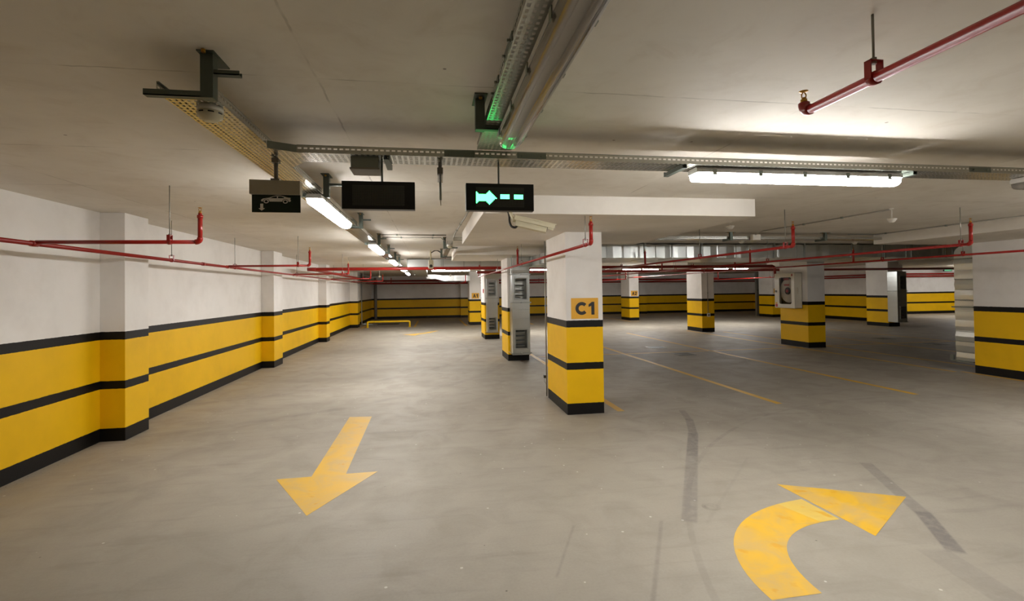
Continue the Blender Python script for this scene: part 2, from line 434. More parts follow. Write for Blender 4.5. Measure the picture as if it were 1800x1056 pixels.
GL = {}
def glyph(b, ch, u0, v0, h, fn, d0, d1):
    """bold sans letters from strokes; returns the advance"""
    w = h * .255
    if ch == 'C':
        pts = [(u0 + h * .52 + h * .385 * cos(a), v0 + h * .5 + h * .375 * sin(a)) for a in [radians(42 + i * 276 / 22) for i in range(23)]]
        b.stroke(pts, w, fn, d0, d1); return h * 1.0
    if ch == '1':
        b.prism([(u0 + h * .24, v0), (u0 + h * .24 + w, v0), (u0 + h * .24 + w, v0 + h), (u0 + h * .29, v0 + h), (u0 + h * .02, v0 + h * .80), (u0 + h * .02, v0 + h * .60), (u0 + h * .24, v0 + h * .70)], fn, d0, d1); return h * .52
    if ch == 'A':
        for sx in (1, -1):
            m = u0 + h * .42
            b.prism([(m - sx * h * .42, v0), (m - sx * (h * .42 - w * 1.02), v0), (m + sx * h * .10, v0 + h), (m - sx * h * .12, v0 + h)], fn, d0 + (sx - 1) * .0001, d1)
        b.prism([(u0 + h * .24, v0 + h * .2), (u0 + h * .60, v0 + h * .2), (u0 + h * .55, v0 + h * .37), (u0 + h * .29, v0 + h * .37)], fn, d0, d1); return h * .86
    if ch == '2':
        arc = [(u0 + h * .32 + h * .23 * cos(a), v0 + h * .69 + h * .20 * sin(a)) for a in [radians(170 - i * 200 / 10) for i in range(11)]]
        b.stroke(arc + [(u0 + h * .38, v0 + h * .42), (u0 + h * .12, v0 + h * .14)], w * .9, fn, d0, d1)
        b.prism([(u0 + h * .03, v0), (u0 + h * .62, v0), (u0 + h * .62, v0 + h * .2), (u0 + h * .03, v0 + h * .2)], fn, d0, d1); return h * .66
    if ch == '3':
        for cy, r0 in ((.71, .2), (.29, .2)):
            arc = [(u0 + h * .3 + h * .22 * cos(a), v0 + h * cy + h * r0 * sin(a)) for a in [radians(150 - i * 250 / 12) if cy > .5 else radians(100 - i * 250 / 12) for i in range(13)]]
            b.stroke(arc, w * .85, fn, d0, d1)
        return h * .64
def sign(text, x0, x1, z0, z1, y, label):
    r = thing('column_sign', ((x0 + x1) / 2, y, z0), label, 'sign', 'yellow bay signs on columns')
    B().box(x0, x1, y - .004, y - .0005, z0, z1).obj('sign_plate', M['signy'], r)
    h = (z1 - z0) * .62; b = B(); adv = {'C': 1.0, '1': .52, 'A': .86, '2': .66, '3': .64}
    tot = h * (adv[text[0]] + .05 + adv[text[1]]); u = (x0 + x1) / 2 - tot / 2 + h * .02; v = (z0 + z1) / 2 - h / 2
    fn = lambda a, c, d: (a, d, c)
    for ch in text: u += glyph(b, ch, u, v, h, fn, y - .0062, y - .0041) + h * .05
    b.obj('lettering', M['signk'], r)
sign('C1', 1.888, 2.272, 1.298, 1.581, 6.571, 'yellow sign with bold black C1')
sign('A1', 2.03, 2.405, 1.31, 1.588, 24.868, 'small yellow sign with bold black A1')
sign('A2', 10.635, 11.01, 1.305, 1.586, 25.40, 'small yellow sign with bold black A2')
sign('A3', 18.985, 19.36, 1.325, 1.60, 25.20, 'yellow sign starting with A, half hidden by the hose cabinet')

# ------------------------------------------------------------------ floor markings
def flat(name, polys, mat, label, cat, group=None, z=.0025):
    b = B(); fn = lambda u, v, d: (u, v, d)
    for p in polys: b.prism(p, fn, .0004, z)
    c = polys[0][0]
    return tag(b.obj(name, mat, base=(c[0], c[1], 0)), label, cat, group)
r = thing('floor_arrow', (-.951, 5.5, 0), 'straight yellow painted arrow pointing back along the lane by the pilastered wall', 'floor arrow', 'yellow arrows on the floor')
fnf = lambda u, v, d: (u, v, d)
B().prism([(-1.105, 4.86), (-.80, 4.88), (-.81, 7.07), (-1.107, 7.10)], fnf, .0004, .0011).obj('arrow_shaft', M['arrow'], r)
B().prism([(-.951, 4.037), (-.511, 4.90), (-1.41, 4.876)], fnf, .0004, .0014).obj('arrow_head', M['arrow'], r)
r = thing('floor_arrow', (2.4, 3.1, 0), 'big curved yellow painted arrow beside the dark tyre marks', 'floor arrow', 'yellow arrows on the floor')
def bez(p0, p1, p2, p3, n):
    return [tuple(p0[i] * (1 - t) ** 3 + 3 * p1[i] * t * (1 - t) ** 2 + 3 * p2[i] * t * t * (1 - t) + p3[i] * t ** 3 for i in (0, 1)) for t in [j / n for j in range(n + 1)]]
outer = bez((1.811, 2.47), (1.79, 2.95), (2.12, 3.50), (2.91, 3.587), 18); inner = bez((2.122, 2.475), (2.13, 2.90), (2.40, 3.22), (2.924, 3.225), 18)
b = B()
for i in range(16): b.quad([(*outer[i], .0011), (*inner[i], .0011), (*inner[i + 1], .0011), (*outer[i + 1], .0011)])
bmesh.ops.remove_doubles(b.bm, verts=b.bm.verts[:], dist=1e-5)
b.obj('arrow_shaft', M['arrow'], r)
b = B()
for i in range(16, 18): b.quad([(*outer[i], .0011), (*inner[i], .0011), (*inner[i + 1], .0011), (*outer[i + 1], .0011)])
bmesh.ops.remove_doubles(b.bm, verts=b.bm.verts[:], dist=1e-5)
b.obj('shaft_end', M['palearrow'], r, label='paler strip of paint where the shaft meets the head')
B().prism([(2.927, 3.894), (2.962, 2.967), (3.752, 3.466)], fnf, .0004, .0014).obj('arrow_head', M['arrow'], r)
r = thing('floor_arrow', (-.5, 20.6, 0), 'far curved yellow painted arrow on the floor in front of the yellow guard rail', 'floor arrow', 'yellow arrows on the floor')
B().prism([(-1.12, 20.25), (-.62, 19.65), (-.32, 20.75)], fnf, .0004, .0014).obj('arrow_head', M['arrow'], r)
B().prism([(-.55, 20.45), (-.42, 20.2), (-.05, 20.75), (.35, 21.75), (.2, 21.75), (-.2, 21.0)], fnf, .0004, .0011).obj('arrow_shaft', M['arrow'], r)

def line(x0, y0, x1, y1, label, w=.10):
    L = hypot(x1 - x0, y1 - y0); nx, ny = -(y1 - y0) / L * w / 2, (x1 - x0) / L * w / 2
    flat('bay_line', [[(x0 + nx, y0 + ny), (x0 - nx, y0 - ny), (x1 - nx, y1 - ny), (x1 + nx, y1 + ny)]], M['line'], label, 'floor line', 'yellow parking bay lines', .0010)
line(2.60, 6.62, 2.60, 17.6, 'thin yellow bay line peeping out at the foot of column C1')
line(4.99, 6.55, 4.99, 17.9, 'yellow bay line from beside column C1 ending in the open floor before the bent arrow')
line(7.43, 6.65, 7.43, 18.2, 'yellow bay line between the C1 line and the hose cabinet column, ending mid floor')
line(10.06, 8.2, 10.06, 18.5, 'yellow bay line running from the socket column past the hose cabinet column foot, C1 side')
line(11.08, 8.2, 11.08, 17.6, 'yellow bay line emerging behind the hose cabinet column foot')
line(10.17, 5.5, 10.2, 8.2, 'yellow bay line along the foot of the big column with the stepped duct', .09)
line(13.1, 8.5, 13.1, 16.5, 'yellow bay line crossing between the two far floor grates')
line(15.4, 8.5, 15.4, 17.4, 'faint yellow bay line beyond the far floor grates')
line(2.66, 12.42, 10.2, 12.42, 'yellow cross line running from behind C1 to the hose cabinet column', .085)
line(10.9, 12.62, 17.5, 12.62, 'yellow cross line from the hose cabinet column to the tall stepped duct', .085)
line(-.77, 24.3, -.72, 29.5, 'short yellow bay line in the back bay just past the end of the guard rail')
line(1.72, 24.4, 1.69, 30, 'short yellow bay line in the back bay beside column A1')
line(-3.23, 24.4, -3.2, 28.9, 'short yellow bay line behind the wall end of the guard rail')
line(5.0, 24.2, 5.1, 29, 'short yellow bay line on the far floor between the louvred duct and C1')
line(10.25, 24.6, 10.28, 30, 'short yellow bay line running up to column A2')
line(17.5, 20.7, 20.4, 21.5, 'faint slanted yellow line on the far floor before the dim side wall', .09)

def grate(x, y, label, w=.42):
    r = thing('floor_grate', (x, y, 0), label, 'drain grate', 'floor drain grates')
    B().box(x - w / 2, x + w / 2, y - w / 2, y + w / 2, .0005, .006).obj('grate_plate', M['grate'], r)
    b = B()
    for s in (-1, 1):
        b.box(x - w / 2 - .02, x + w / 2 + .02, y + s * (w / 2 + .01) - .01, y + s * (w / 2 + .01) + .01, .0005, .007)
        b.box(x + s * (w / 2 + .01) - .01, x + s * (w / 2 + .01) + .01, y - w / 2, y + w / 2, .0005, .007)
    b.obj('grate_frame', M['zinc'], r)
grate(6.40, 11.95, 'dark square floor grate in front of the yellow cross line')
grate(6.39, 13.5, 'greyer square floor grate behind the yellow cross line')
grate(14.24, 13.8, 'farther of two floor grates beyond the hose cabinet column')
grate(14.28, 12.2, 'nearer of two floor grates, closest to the tall stepped duct')
r = thing('floor_grate', (-2.2, 27, 0), 'long dark drain cover on the floor behind the yellow guard rail', 'drain grate', 'floor drain grates')
B().box(-2.75, -1.65, 26.6, 27.4, .0005, .012).obj('grate_plate', M['grate'], r)

# ------------------------------------------------------------------ cable trays
def tray(axis, a0, a1, c0, c1, z, label, lip=.042, joints=(), bed=None):
    """axis 'x' or 'y'; runs a0..a1 along it, spans c0..c1 across"""
    t = .0015; X = axis == 'x'
    base = (a0, c0, z) if X else (c0, a0, z)
    r = thing('cable_tray', base, label, 'cable tray', 'perforated cable trays')
    def bx(b, p0, p1, q0, q1, z0, z1): return b.box(p0, p1, q0, q1, z0, z1) if X else b.box(q0, q1, p0, p1, z0, z1)
    bx(B(), a0, a1, c0, c1, z, z + t).obj('tray_bed', M[bed or ('bedX' if X else 'bedY')], r)
    for s, c in ((1, c0), (-1, c1)):
        b = B(); bx(b, a0, a1, min(c, c + s * t), max(c, c + s * t), z + t, z + lip)
        b.obj('side_rail', M['railX' if X else 'railY'], r)
        b = B(); bx(b, a0, a1, min(c, c + s * .010), max(c, c + s * .010), z + lip, z + lip + .003); b.obj('rail_lip', M['zinc'], r)
    for j in joints:
        for s, c in ((-1, c0), (1, c1)):
            b = B(); bx(b, j - .09, j + .09, min(c, c + s * .003), max(c, c + s * .003), z + .004, z + lip - .003)
            jp = b.obj('joint_plate', M['zinc'], r)
            for d in (-.06, .06):
                p = (j + d, c, z + .02) if X else (c, j + d, z + .02); e = (j + d, c + s * .014, z + .02) if X else (c + s * .014, j + d, z + .02)
                B().tube([p, e], .006, 8).obj('joint_bolt', M['zinc'], jp)
    return r
ZA = 2.52
trA = tray('y', 2.208, 24, -1.085, -.878, ZA, 'long perforated cable tray over the lane, carrying the row of lit fixtures', joints=(3.4, 6.1, 9.2))
trB = tray('x', -.74, 12.0, 2.97, 3.175, 2.497, 'perforated cable tray crossing the picture behind the hanging displays', joints=(.18, .62, 3.9))
trC = tray('y', -3.0, 2.966, .285, .49, 2.545, 'perforated cable tray overhead beside the unlit clear-covered fixture', joints=(1.75, 2.1), bed='bedC')
trD = tray('x', 3.9, 8.38, 8.10, 8.30, 2.56, 'distant pale perforated cable tray under the ceiling in front of the big duct')
trE = tray('y', 8.5, 12.4, .29, .385, 2.5, 'short narrow cable tray with a dome detector under its end')
trF = tray('x', .39, .62, 8.40, 8.52, 2.56, 'stub of cable tray between the short narrow tray and the drop slab')
# corner piece where the cross tray meets the left tray
b = B(); b.prism([(-.74, 2.97), (-.74, 3.175), (-.876, 3.36), (-.876, 2.90)], lambda u, v, d: (u, v, d), 2.4972, 2.4985)
b.obj('corner_bed', M['bedX'], trB, label='flared corner bed with cut slots')
for p, q in (((-.74, 3.175), (-.876, 3.36)), ((-.74, 2.97), (-.876, 2.90))):
    b = B(); b.hexa([(p[0], p[1], 2.4985), (p[0], p[1], 2.54), (p[0], p[1] + .0015, 2.4985), (p[0], p[1] + .0015, 2.54), (q[0], q[1], 2.4985), (q[0], q[1], 2.54), (q[0], q[1] + .0015, 2.4985), (q[0], q[1] + .0015, 2.54)])
    b.obj('corner_rail', M['zinc'], trB)
# cables lying in the trays
def cable(pts, r, mat, label):
    return tag(B().tube(pts, r, 8).obj('cable', mat, base=pts[0]), label, 'cable', 'cables in the trays')
cable([(-.5 + i * .25, 3.09 + .02 * sin(i * 1.7), 2.512 + .03 * max(0, sin(i * .9)) * (i < 4)) for i in range(20)], .008, M['white'], 'pale cable looping out of the crosswise tray')
cable([(-1.05 + .012 * sin(i), 2.25 + i * .6, 2.531) for i in range(30)], .009, M['rubber'], 'dark cable lying in the long lane tray')

def post_bracket(x, y, zb, d, label, plate=(.065, .165), far_arm=True, poff=0.):
    """ceiling plate, square post, lower cantilever arm and upper stub. d = unit xy vector of the arm"""
    r = thing('tray_bracket', (x, y, H), label, 'bracket', 'tray brackets bolted to the ceiling')
    ax = abs(d[0]) > .5
    pw, pl = plate if ax else plate[::-1]
    B().box(x - pw / 2, x + pw / 2, y - pl / 2 + poff, y + pl / 2 + poff, H - .006, H - .0005).obj('ceiling_plate', M['bracket'], r)
    B().box(x - .024, x + .024, y - .024, y + .024, zb - .03, H - .006, .002).obj('post', M['bracket'], r)
    def arm(a0, a1, z0, z1):
        b = B(); s = d[0] if ax else d[1]
        for (w0, w1, q0, q1) in ((-.016, .016, z0, z0 + .004), (-.016, -.012, z0, z1), (.012, .016, z0, z1)):
            p0, p1 = sorted((a0 * s, a1 * s))
            if ax: b.box(x + p0, x + p1, y + w0, y + w1, q0, q1)
            else: b.box(x + w0, x + w1, y + p0, y + p1, q0, q1)
        return b
    arm(.02, .235, zb - .026, zb - .002).obj('tray_arm', M['bracket'], r)
    if far_arm: arm(-.12, -.02, zb + .07, zb + .088).obj('stub_arm', M['bracket'], r)
    for q in (-.05, .05):
        c = (x, y + q) if ax else (x + q, y)
        B().tube([(c[0], c[1], H - .018), (c[0], c[1], H - .005)], .009, 6).obj('anchor_bolt', M['brass'], r)
    return r
nm = ['tray bracket at the cut near end of the long lane tray', 'tray bracket on the long lane tray beside the blank black display', 'lane tray bracket just beyond the nearest lit fixture', 'lane tray bracket at the second lit fixture', 'lane tray bracket between the second and third lit fixtures', 'lane tray bracket at the third lit fixture', 'lane tray bracket beyond the third lit fixture']
for y, l in zip((2.182, 4.33, 6.40, 8.62, 10.58, 12.55, 14.17), nm): post_bracket(-.842 if y > 3 else -.878, y, ZA, (-1, 0), l, poff=.045 if y < 3 else 0.)
for x in (-.245, 1.625, 3.36):
    b = B(); b.box(x - .016, x + .016, 2.975, 3.235, 2.472, 2.476); b.box(x - .016, x - .012, 2.975, 3.235, 2.476, 2.496); b.box(x + .012, x + .016, 2.975, 3.235, 2.476, 2.496); b.box(x - .016, x + .016, 3.231, 3.235, 2.476, 2.505)
    b.obj('support_arm', M['bracket'], trB)
post_bracket(.258, 2.52, 2.545, (1, 0), 'dark bracket holding the overhead tray beside the green-lit end', far_arm=False)
for x, l in zip((5.26, 7.15), ('bracket over the distant pale tray, next to the white junction box', 'bracket over the distant pale tray, past the tall red riser')):
    post_bracket(x, 8.07, 2.56, (0, 1), l, far_arm=False)
post_bracket(.262, 9.1, 2.5, (1, 0), 'bracket of the short narrow tray above the dome camera', far_arm=False)
post_bracket(.262, 11.6, 2.5, (1, 0), 'second bracket of the short narrow tray, above the far duct', far_arm=False)

# ------------------------------------------------------------------ fluorescent fixtures
def fixture(axis, a0, L, c, zt, label, lit='lit', w=.135, hang=False):
    X = axis == 'x'; h = .085; a1 = a0 + L
    base = (a0, c, zt - h) if X else (c, a0, zt - h)
    r = thing('fluorescent_fixture', base, label, 'light fixture', 'long fluorescent fixtures')
    def P(a, q, z): return (a, q, z) if X else (q, a, z)
    def shell(b, prof, i0, i1, taper):
        secs = []
        for a, k in ((i0, .86), (i0 + taper, 1.), (i1 - taper, 1.), (i1, .86)):
            secs.append([b.bm.verts.new(P(a, c + q * k, z)) for q, z in prof])
        n = len(prof)
        for s0, s1 in zip(secs, secs[1:]):
            for j in range(n): f = b.bm.faces.new((s0[j], s0[(j + 1) % n], s1[(j + 1) % n], s1[j])); f.smooth = False
        b.bm.faces.new(secs[0]); b.bm.faces.new(secs[-1][::-1])
        return b
    hw = w / 2; zm = zt - h * .42
    body = [(-hw * .82, zt), (hw * .82, zt), (hw, zt - .012), (hw, zm), (-hw, zm), (-hw, zt - .012)]
    shell(B(), body, a0, a1, .03).obj('fixture_body', M['lampbody'], r)
    zb = zt - h
    cov = [(-hw * .97, zm - .001)] + [(hw * .97 * cos(t), zm - .001 - (zm - zb) * (sin(-t) ** .6)) for t in [-pi + i * pi / 8 for i in range(1, 8)]] + [(hw * .97, zm - .001)]
    d = shell(B(), cov, a0 + .01, a1 - .01, .05).obj('diffuser', M[lit] if lit else M['clear'], r)
    if not lit:
        for q in (-.032, .032):
            B().tube([P(a0 + .06, c + q, zm - .018), P(a1 - .06, c + q, zm - .018)], .013, 12).obj('fluorescent_tube', M['tube'], r)
        b = B(); q0 = .06
        (b.box(a0 + .05, a1 - .05, c - q0, c + q0, zm - .003, zm - .0012) if X else b.box(c - q0, c + q0, a0 + .05, a1 - .05, zm - .003, zm - .0012)); b.obj('reflector', M['white'], r)
    if hang:
        for a in (a0 + .25, a1 - .25): B().tube([P(a, c, zt), P(a, c, H)], .005, 8).obj('suspension_rod', M['rod'], r)
    n = 5
    for s in (-1, 1):
        for i in range(n):
            a = a0 + .12 + (L - .24) * i / (n - 1); b = B()
            q0, q1 = sorted((c + s * hw, c + s * (hw + .004)))
            b.box(a - .014, a + .014, q0, q1, zm - .018, zm + .02) if X else b.box(q0, q1, a - .014, a + .014, zm - .018, zm + .02)
            b.obj('cover_clip', M['zinc'], r)
    return r
LA = -.912
nm = ['lit fluorescent fixture beside the blank black display, nearest of its row', 'lit fluorescent fixture second in the row under the long lane tray', 'lit fluorescent fixture third in the row under the long lane tray', 'lit fluorescent fixture fourth in the row, just under the long red main', 'farthest lit fluorescent fixture of the row, beyond the long red main']
for y, l in zip((4.17, 8.22, 12.25, 16.45, 20.3), nm): fixture('y', y, 1.57, LA, ZA - .028, l, 'litdim' if y < 5 else 'lit')
fixture('x', 1.735, 1.57, 3.075, 2.494, 'brightest lit fluorescent fixture, under the crosswise tray', 'litcross')
fixture('x', 4.38, 1.57, 3.075, 2.494, 'unlit fixture under the crosswise tray, only its end showing at the photo edge', lit=False)
fixture('x', 7.2, 1.57, 3.075, 2.494, 'lit fixture farther along the crosswise tray, past the unlit one at its end', 'litfar')
fixture('y', .88, 1.64, .408, 2.508, 'unlit clear-covered fluorescent fixture hanging overhead', lit=False, w=.13)
fixture('x', .06, 1.45, 19.3, 2.55, 'lit fluorescent fixture across the lane beside column A1', hang=True)
fixture('x', 3.9, 1.45, 19.3, 2.55, 'lit fluorescent fixture between column C1 and the larger louvred duct', 'litfar', hang=True)
fixture('x', 8.45, .80, 21, 2.60, 'lit fixture above column A2, the one nearer column C1', 'litfar', hang=True)
fixture('x', 9.38, .70, 21, 2.60, 'lit fixture above column A2, the one farther from column C1', 'litfar', hang=True)
fixture('x', 12.85, .65, 21, 2.60, 'lit fixture by the conduit column top, nearer it than its neighbour', 'litfar', hang=True)
fixture('x', 13.8, .70, 21, 2.60, 'lit fixture nearest the hose cabinet, neighbour of the conduit column one', 'litfar', hang=True)
fixture('x', 26.5, 1.57, 21.5, 2.665, 'lit fluorescent fixture in front of the bright far yellow wall')
fixture('x', 30.0, 1.57, 21.5, 2.665, 'lit fluorescent fixture at the far end of the bright yellow wall')

# ------------------------------------------------------------------ hanging signs and displays
r = thing('exit_sign', (-.915, 3.2, 2.19), 'dark green hanging sign with a white car and a down arrow', 'sign')
Y = 3.2
b = B(); b.hexa([(-1.058, Y - .03, 2.296), (-1.058, Y - .03, 2.382), (-1.058, Y + .03, 2.296), (-1.058, Y + .03, 2.382), (-.772, Y - .03, 2.296), (-.772, Y - .03, 2.378), (-.772, Y + .03, 2.296), (-.772, Y + .03, 2.378)])
b.obj('sign_housing', M['housing'], r)
pn = B().box(-1.052, -.776, Y - .004, Y + .004, 2.19, 2.296).obj('sign_panel', M['green'], r)
def cf(px, py): return (-1.052 + (px - 45) / 1120 * .276, 2.296 - (py - 405 - (px - 45) * .033) / 530 * .106)
fx = lambda u, v, d: (u, d, v)
body = [(255, 590), (262, 562), (300, 530), (450, 505), (540, 460), (600, 448), (700, 450), (760, 463), (850, 505), (940, 520), (930, 560), (945, 600), (935, 633), (890, 640), (750, 630), (440, 622), (320, 620), (270, 615)]
b = B(); b.prism([cf(*p) for p in body], fx, Y - .0055, Y - .004); 
arrow = [(238, 685), (304, 685), (304, 820), (345, 825), (267, 895), (195, 820), (238, 822)]
b.prism([cf(*p) for p in arrow], fx, Y - .0055, Y - .004); b.obj('car_symbol', M['symbol'], r)
b = B()
for w in ([(468, 524), (545, 476), (620, 472), (622, 526)], [(650, 527), (650, 473), (720, 474), (770, 494), (792, 512), (780, 528)]): b.prism([cf(*p) for p in w], fx, Y - .0062, Y - .0056)
def disc(px, py, rr): return [cf(px + rr * cos(i * pi / 12), py + rr * sin(i * pi / 12)) for i in range(24)]
for c in ((377, 618), (818, 632)): b.prism(disc(*c, 74), fx, Y - .0062, Y - .0056)
b.obj('car_window', M['green'], r)
b = B()
for c in ((377, 618), (818, 632)):
    b.prism(disc(*c, 60), fx, Y - .0068, Y - .0063)
w_ = b.obj('car_wheel', M['symbol'], r)
b = B()
for c in ((377, 618), (818, 632)): b.prism(disc(*c, 34), fx, Y - .0074, Y - .0069)
b.obj('wheel_hub', M['green'], r)
b = B().tube([(-.915, Y, 2.38), (-.915, Y, ZA)], .012, 12); b.box(-.94, -.89, Y - .025, Y + .025, 2.379, 2.392); b.box(-.935, -.895, Y - .02, Y + .02, ZA - .03, ZA - .002)
b.obj('hanging_stem', M['grey'], r)

def display(x0, x1, z0, z1, rodx, label, lit):
    Y0 = 3.06
    r = thing('led_display', ((x0 + x1) / 2, Y0, z0), label, 'display', 'hanging dot display boxes')
    B().box(x0, x1, Y0, Y0 + .06, z0, z1, .003).obj('display_case', M['black'], r)
    gw, gh = .0072 * 42, .0072 * 17
    gx = x0 + .062; gz = (z0 + z1) / 2 - gh / 2 - .001
    b = B().box(gx, gx + gw, Y0 - .0012, Y0 - .0003, gz, gz + gh)
    b.obj('dot_grid', M['dots'], r)
    B().tube([(rodx, Y0 + .03, z1 - .002), (rodx, Y0 + .03, 2.497)], .006, 10).obj('hanging_rod', M['zinc'], r)
    if lit:
        on = set()
        for c in range(2, 12):
            for q in range(6, 12): on.add((c, q))
        for q in range(5, 13): on.add((0, q))
        for q in range(4, 14): on.add((0, q))
        for q in range(5, 13): on.add((1, q))
        for c, (a, e) in {9: (5, 13), 10: (4, 14), 11: (3, 15), 12: (4, 14), 13: (5, 13), 14: (6, 12), 15: (7, 11), 16: (8, 10), 17: (9, 9)}.items():
            for q in range(min(a, e), max(a, e) + (1 if a == e else 0)): on.add((c, q))
        for s in (21, 33):
            for c in range(s, s + 8):
                for q in range(6, 10): on.add((c, q))
        g = .0031
        parts = {'lit_arrow': [p for p in sorted(on) if p[0] < 19], 'lit_dash': [p for p in sorted(on) if 19 < p[0] < 31], 'lit_dash.001': [p for p in sorted(on) if p[0] > 31]}
        for nm_, cells in parts.items():
          b = B()
          for c, q in cells:
              X = gx + (c + .5) * .0072; Z = gz + gh - (q + .5) * .0072
              b.quad([(X - g, Y0 - .0016, Z - g), (X + g, Y0 - .0016, Z - g), (X + g, Y0 - .0016, Z + g), (X - g, Y0 - .0016, Z + g)])
          b.obj(nm_.split('.')[0], M['led'], r, label='glowing green arrow' if nm_ == 'lit_arrow' else 'glowing green dash')
display(-.512, -.086, 2.195, 2.362, -.281, 'blank black hanging display box next to the green car sign', False)
display(.222, .648, 2.196, 2.364, .43, 'black hanging display box showing a green arrow and two dashes', True)
# driver box over the blank display
r = thing('driver_box', (-.37, 3.08, 2.43), 'small grey metal box hung under the crosswise tray above the blank display', 'box')
b = B(); b.box(-.45, -.292, 3.0, 3.16, 2.428, 2.495, .003); b.obj('box_body', M['zinc'], r)
B().box(-.455, -.286, 2.995, 3.165, 2.418, 2.428).obj('box_lid', M['grey'], r)
# probe hanging under the tray
r = thing('pull_probe', (.068, 3.14, 2.24), 'slim grey probe hanging from the crosswise tray between the two displays', 'sensor')
B().tube([(.068, 3.14, 2.497), (.068, 3.14, 2.47)], .012, 10).obj('gland', M['grey'], r)
B().box(.05, .086, 3.122, 3.158, 2.43, 2.472, .004).obj('probe_block', M['grey'], r)
B().tube([(.068, 3.14, 2.43), (.07, 3.14, 2.27)], .0075, 10).obj('probe_stem', M['zinc'], r)
B().tube([(.07, 3.14, 2.27), (.071, 3.14, 2.235)], .004, 8).obj('probe_tip', M['white'], r)
B().box(.052, .084, 3.128, 3.132, 2.378, 2.43).obj('clear_tag', M['clear'], r)

# ------------------------------------------------------------------ detectors
def smoke_detector(x, y, z, label, R=.05):
    r = thing('smoke_detector', (x, y, z), label, 'detector', 'round detectors')
    B().lathe((x, y, z), [(R, 0), (R, -.016), (R * .97, -.02)], 28).obj('detector_base', M['white'], r)
    B().lathe((x, y, z), [(R * .98, -.0205), (R, -.026), (R * .96, -.042), (R * .62, -.056), (R * .5, -.06), (R * .35, -.062)], 28).obj('detector_head', M['cream'], r)
    b = B()
    for i in range(8):
        a = i * pi / 4 + .2
        for k in range(5):
            t0, t1 = a + k * .09, a + (k + 1) * .09
            b.quad([(x + R * 1.012 * cos(t0), y + R * 1.012 * sin(t0), z - .027), (x + R * 1.012 * cos(t1), y + R * 1.012 * sin(t1), z - .027), (x + R * 1.005 * cos(t1), y + R * 1.005 * sin(t1), z - .033), (x + R * 1.005 * cos(t0), y + R * 1.005 * sin(t0), z - .033)])
    b.obj('detector_slots', M['black'], r)
smoke_detector(-.945, 2.36, 2.519, 'round smoke detector under the near end of the long lane tray', .052)
smoke_detector(.338, 8.62, 2.499, 'small dome detector under the near end of the short narrow tray', .05)
smoke_detector(6.46, 9.15, H - .001, 'flat ceiling detector just past the white junction box', .07)

def pendant(x, y, zl, label, R=.055, top=H):
    r = thing('pendant_detector', (x, y, zl), label, 'detector', 'white pendant detectors')
    if top - zl > .12: B().tube([(x, y, zl + .05), (x, y, top - .004)], .0075, 10).obj('hanging_stem', M['white'], r)
    B().lathe((x, y, top), [(.025, -.0005), (.025, -.008), (.012, -.014)], 16).obj('ceiling_rose', M['white'], r)
    B().lathe((x, y, zl), [(.012, .062), (.016, .055), (R, .05), (R, .043), (R * .72, .018), (R * .5, .004), (R * .3, 0)], 24).obj('detector_head', M['white'], r)
pendant(4.43, 6.8, 2.565, 'white cone pendant detector near the corner of the white drop slab')
pendant(5.80, 5.46, 2.495, 'white cone pendant detector on a long stem at the end of a thin conduit')
pendant(6.25, 9.22, 2.585, 'small white cone pendant detector below the white junction box')
pendant(9.0, 9.35, 2.585, 'small white cone pendant detector at the far end of the pale tray')
pendant(-1.95, 20, 2.275, 'white pendant detector below the long red main near the pilastered wall')
pendant(.72, 18, 2.235, 'white pendant detector below the lit fixture beside column A1')
# junction box and conduits
r = thing('junction_box', (5.72, 8.05, 2.52), 'white square junction box in front of the distant pale tray', 'box')
B().box(5.655, 5.81, 8.02, 8.09, 2.535, 2.635, .005).obj('box_body', M['white'], r)
B().box(5.665, 5.80, 8.014, 8.02, 2.545, 2.625, .002).obj('box_lid', M['white'], r)
def conduit(pts, rr, label, clips=(), mat=None):
    r = thing('conduit', pts[0], label, 'conduit', 'thin conduits')
    B().tube(pts, rr, 8).obj('conduit_tube', mat or M['conduit'], r)
    for c in clips: B().box(c[0] - .014, c[0] + .014, c[1] - .014, c[1] + .014, c[2] - .014, c[2] + .016).obj('conduit_clip', M['zinc'], r)
zc = H - .013
conduit([(-.80, 8.63, zc), (.28, 8.66, zc)], .009, 'thin conduit on the ceiling from the lane tray, nearer of two', [(-.55, 8.64, zc), (.06, 8.655, zc)])
conduit([(-.83, 9.05, zc), (.2, 9.07, zc), (.27, 9.05, 2.6)], .009, 'thin conduit on the ceiling from the lane tray, farther of two', [(-.5, 9.055, zc), (.05, 9.07, zc)])
conduit([(.47, 5.0, zc), (.46, 6.5, zc), (.415, 8.3, zc), (.40, 8.65, 2.6)], .011, 'slim conduit along the side of the white drop slab over C1', [(.463, 6.0, zc), (.44, 7.2, zc), (.425, 7.9, zc)])
conduit([(5.80, 5.49, zc), (5.74, 6.86, zc), (5.66, 7.75, zc), (5.72, 8.05, 2.63)], .009, 'thin conduit on the ceiling from the long stem detector to the white junction box', [(5.765, 6.2, zc), (5.74, 6.9, zc)])
conduit([(8.36, 4.5, zc), (8.36, 8.2, zc), (7.8, 8.25, zc)], .009, 'thin conduit along the edge of the drop slab over the stepped-duct column', [(8.36, 6.9, zc), (8.36, 8.0, zc)])
conduit([(1.80, 7.72, .02), (1.80, 7.72, 2.47)], .011, 'vertical conduit up the back corner of column C1', [(1.80, 7.72, 1.45)])
conduit([(10.53, 17.715, .72), (10.53, 17.715, 2.47)], .012, 'vertical conduit down a banded column to its small socket', [(10.53, 17.715, 1.5)])
conduit([(-3.45, 26.2, 2.65), (-3.45, 26.2, .10), (-2.9, 26.2, .06)], .03, 'galvanised pipe down the wall corner behind the last pilaster', [(-3.45, 26.2, 1.0)], M['galv'])
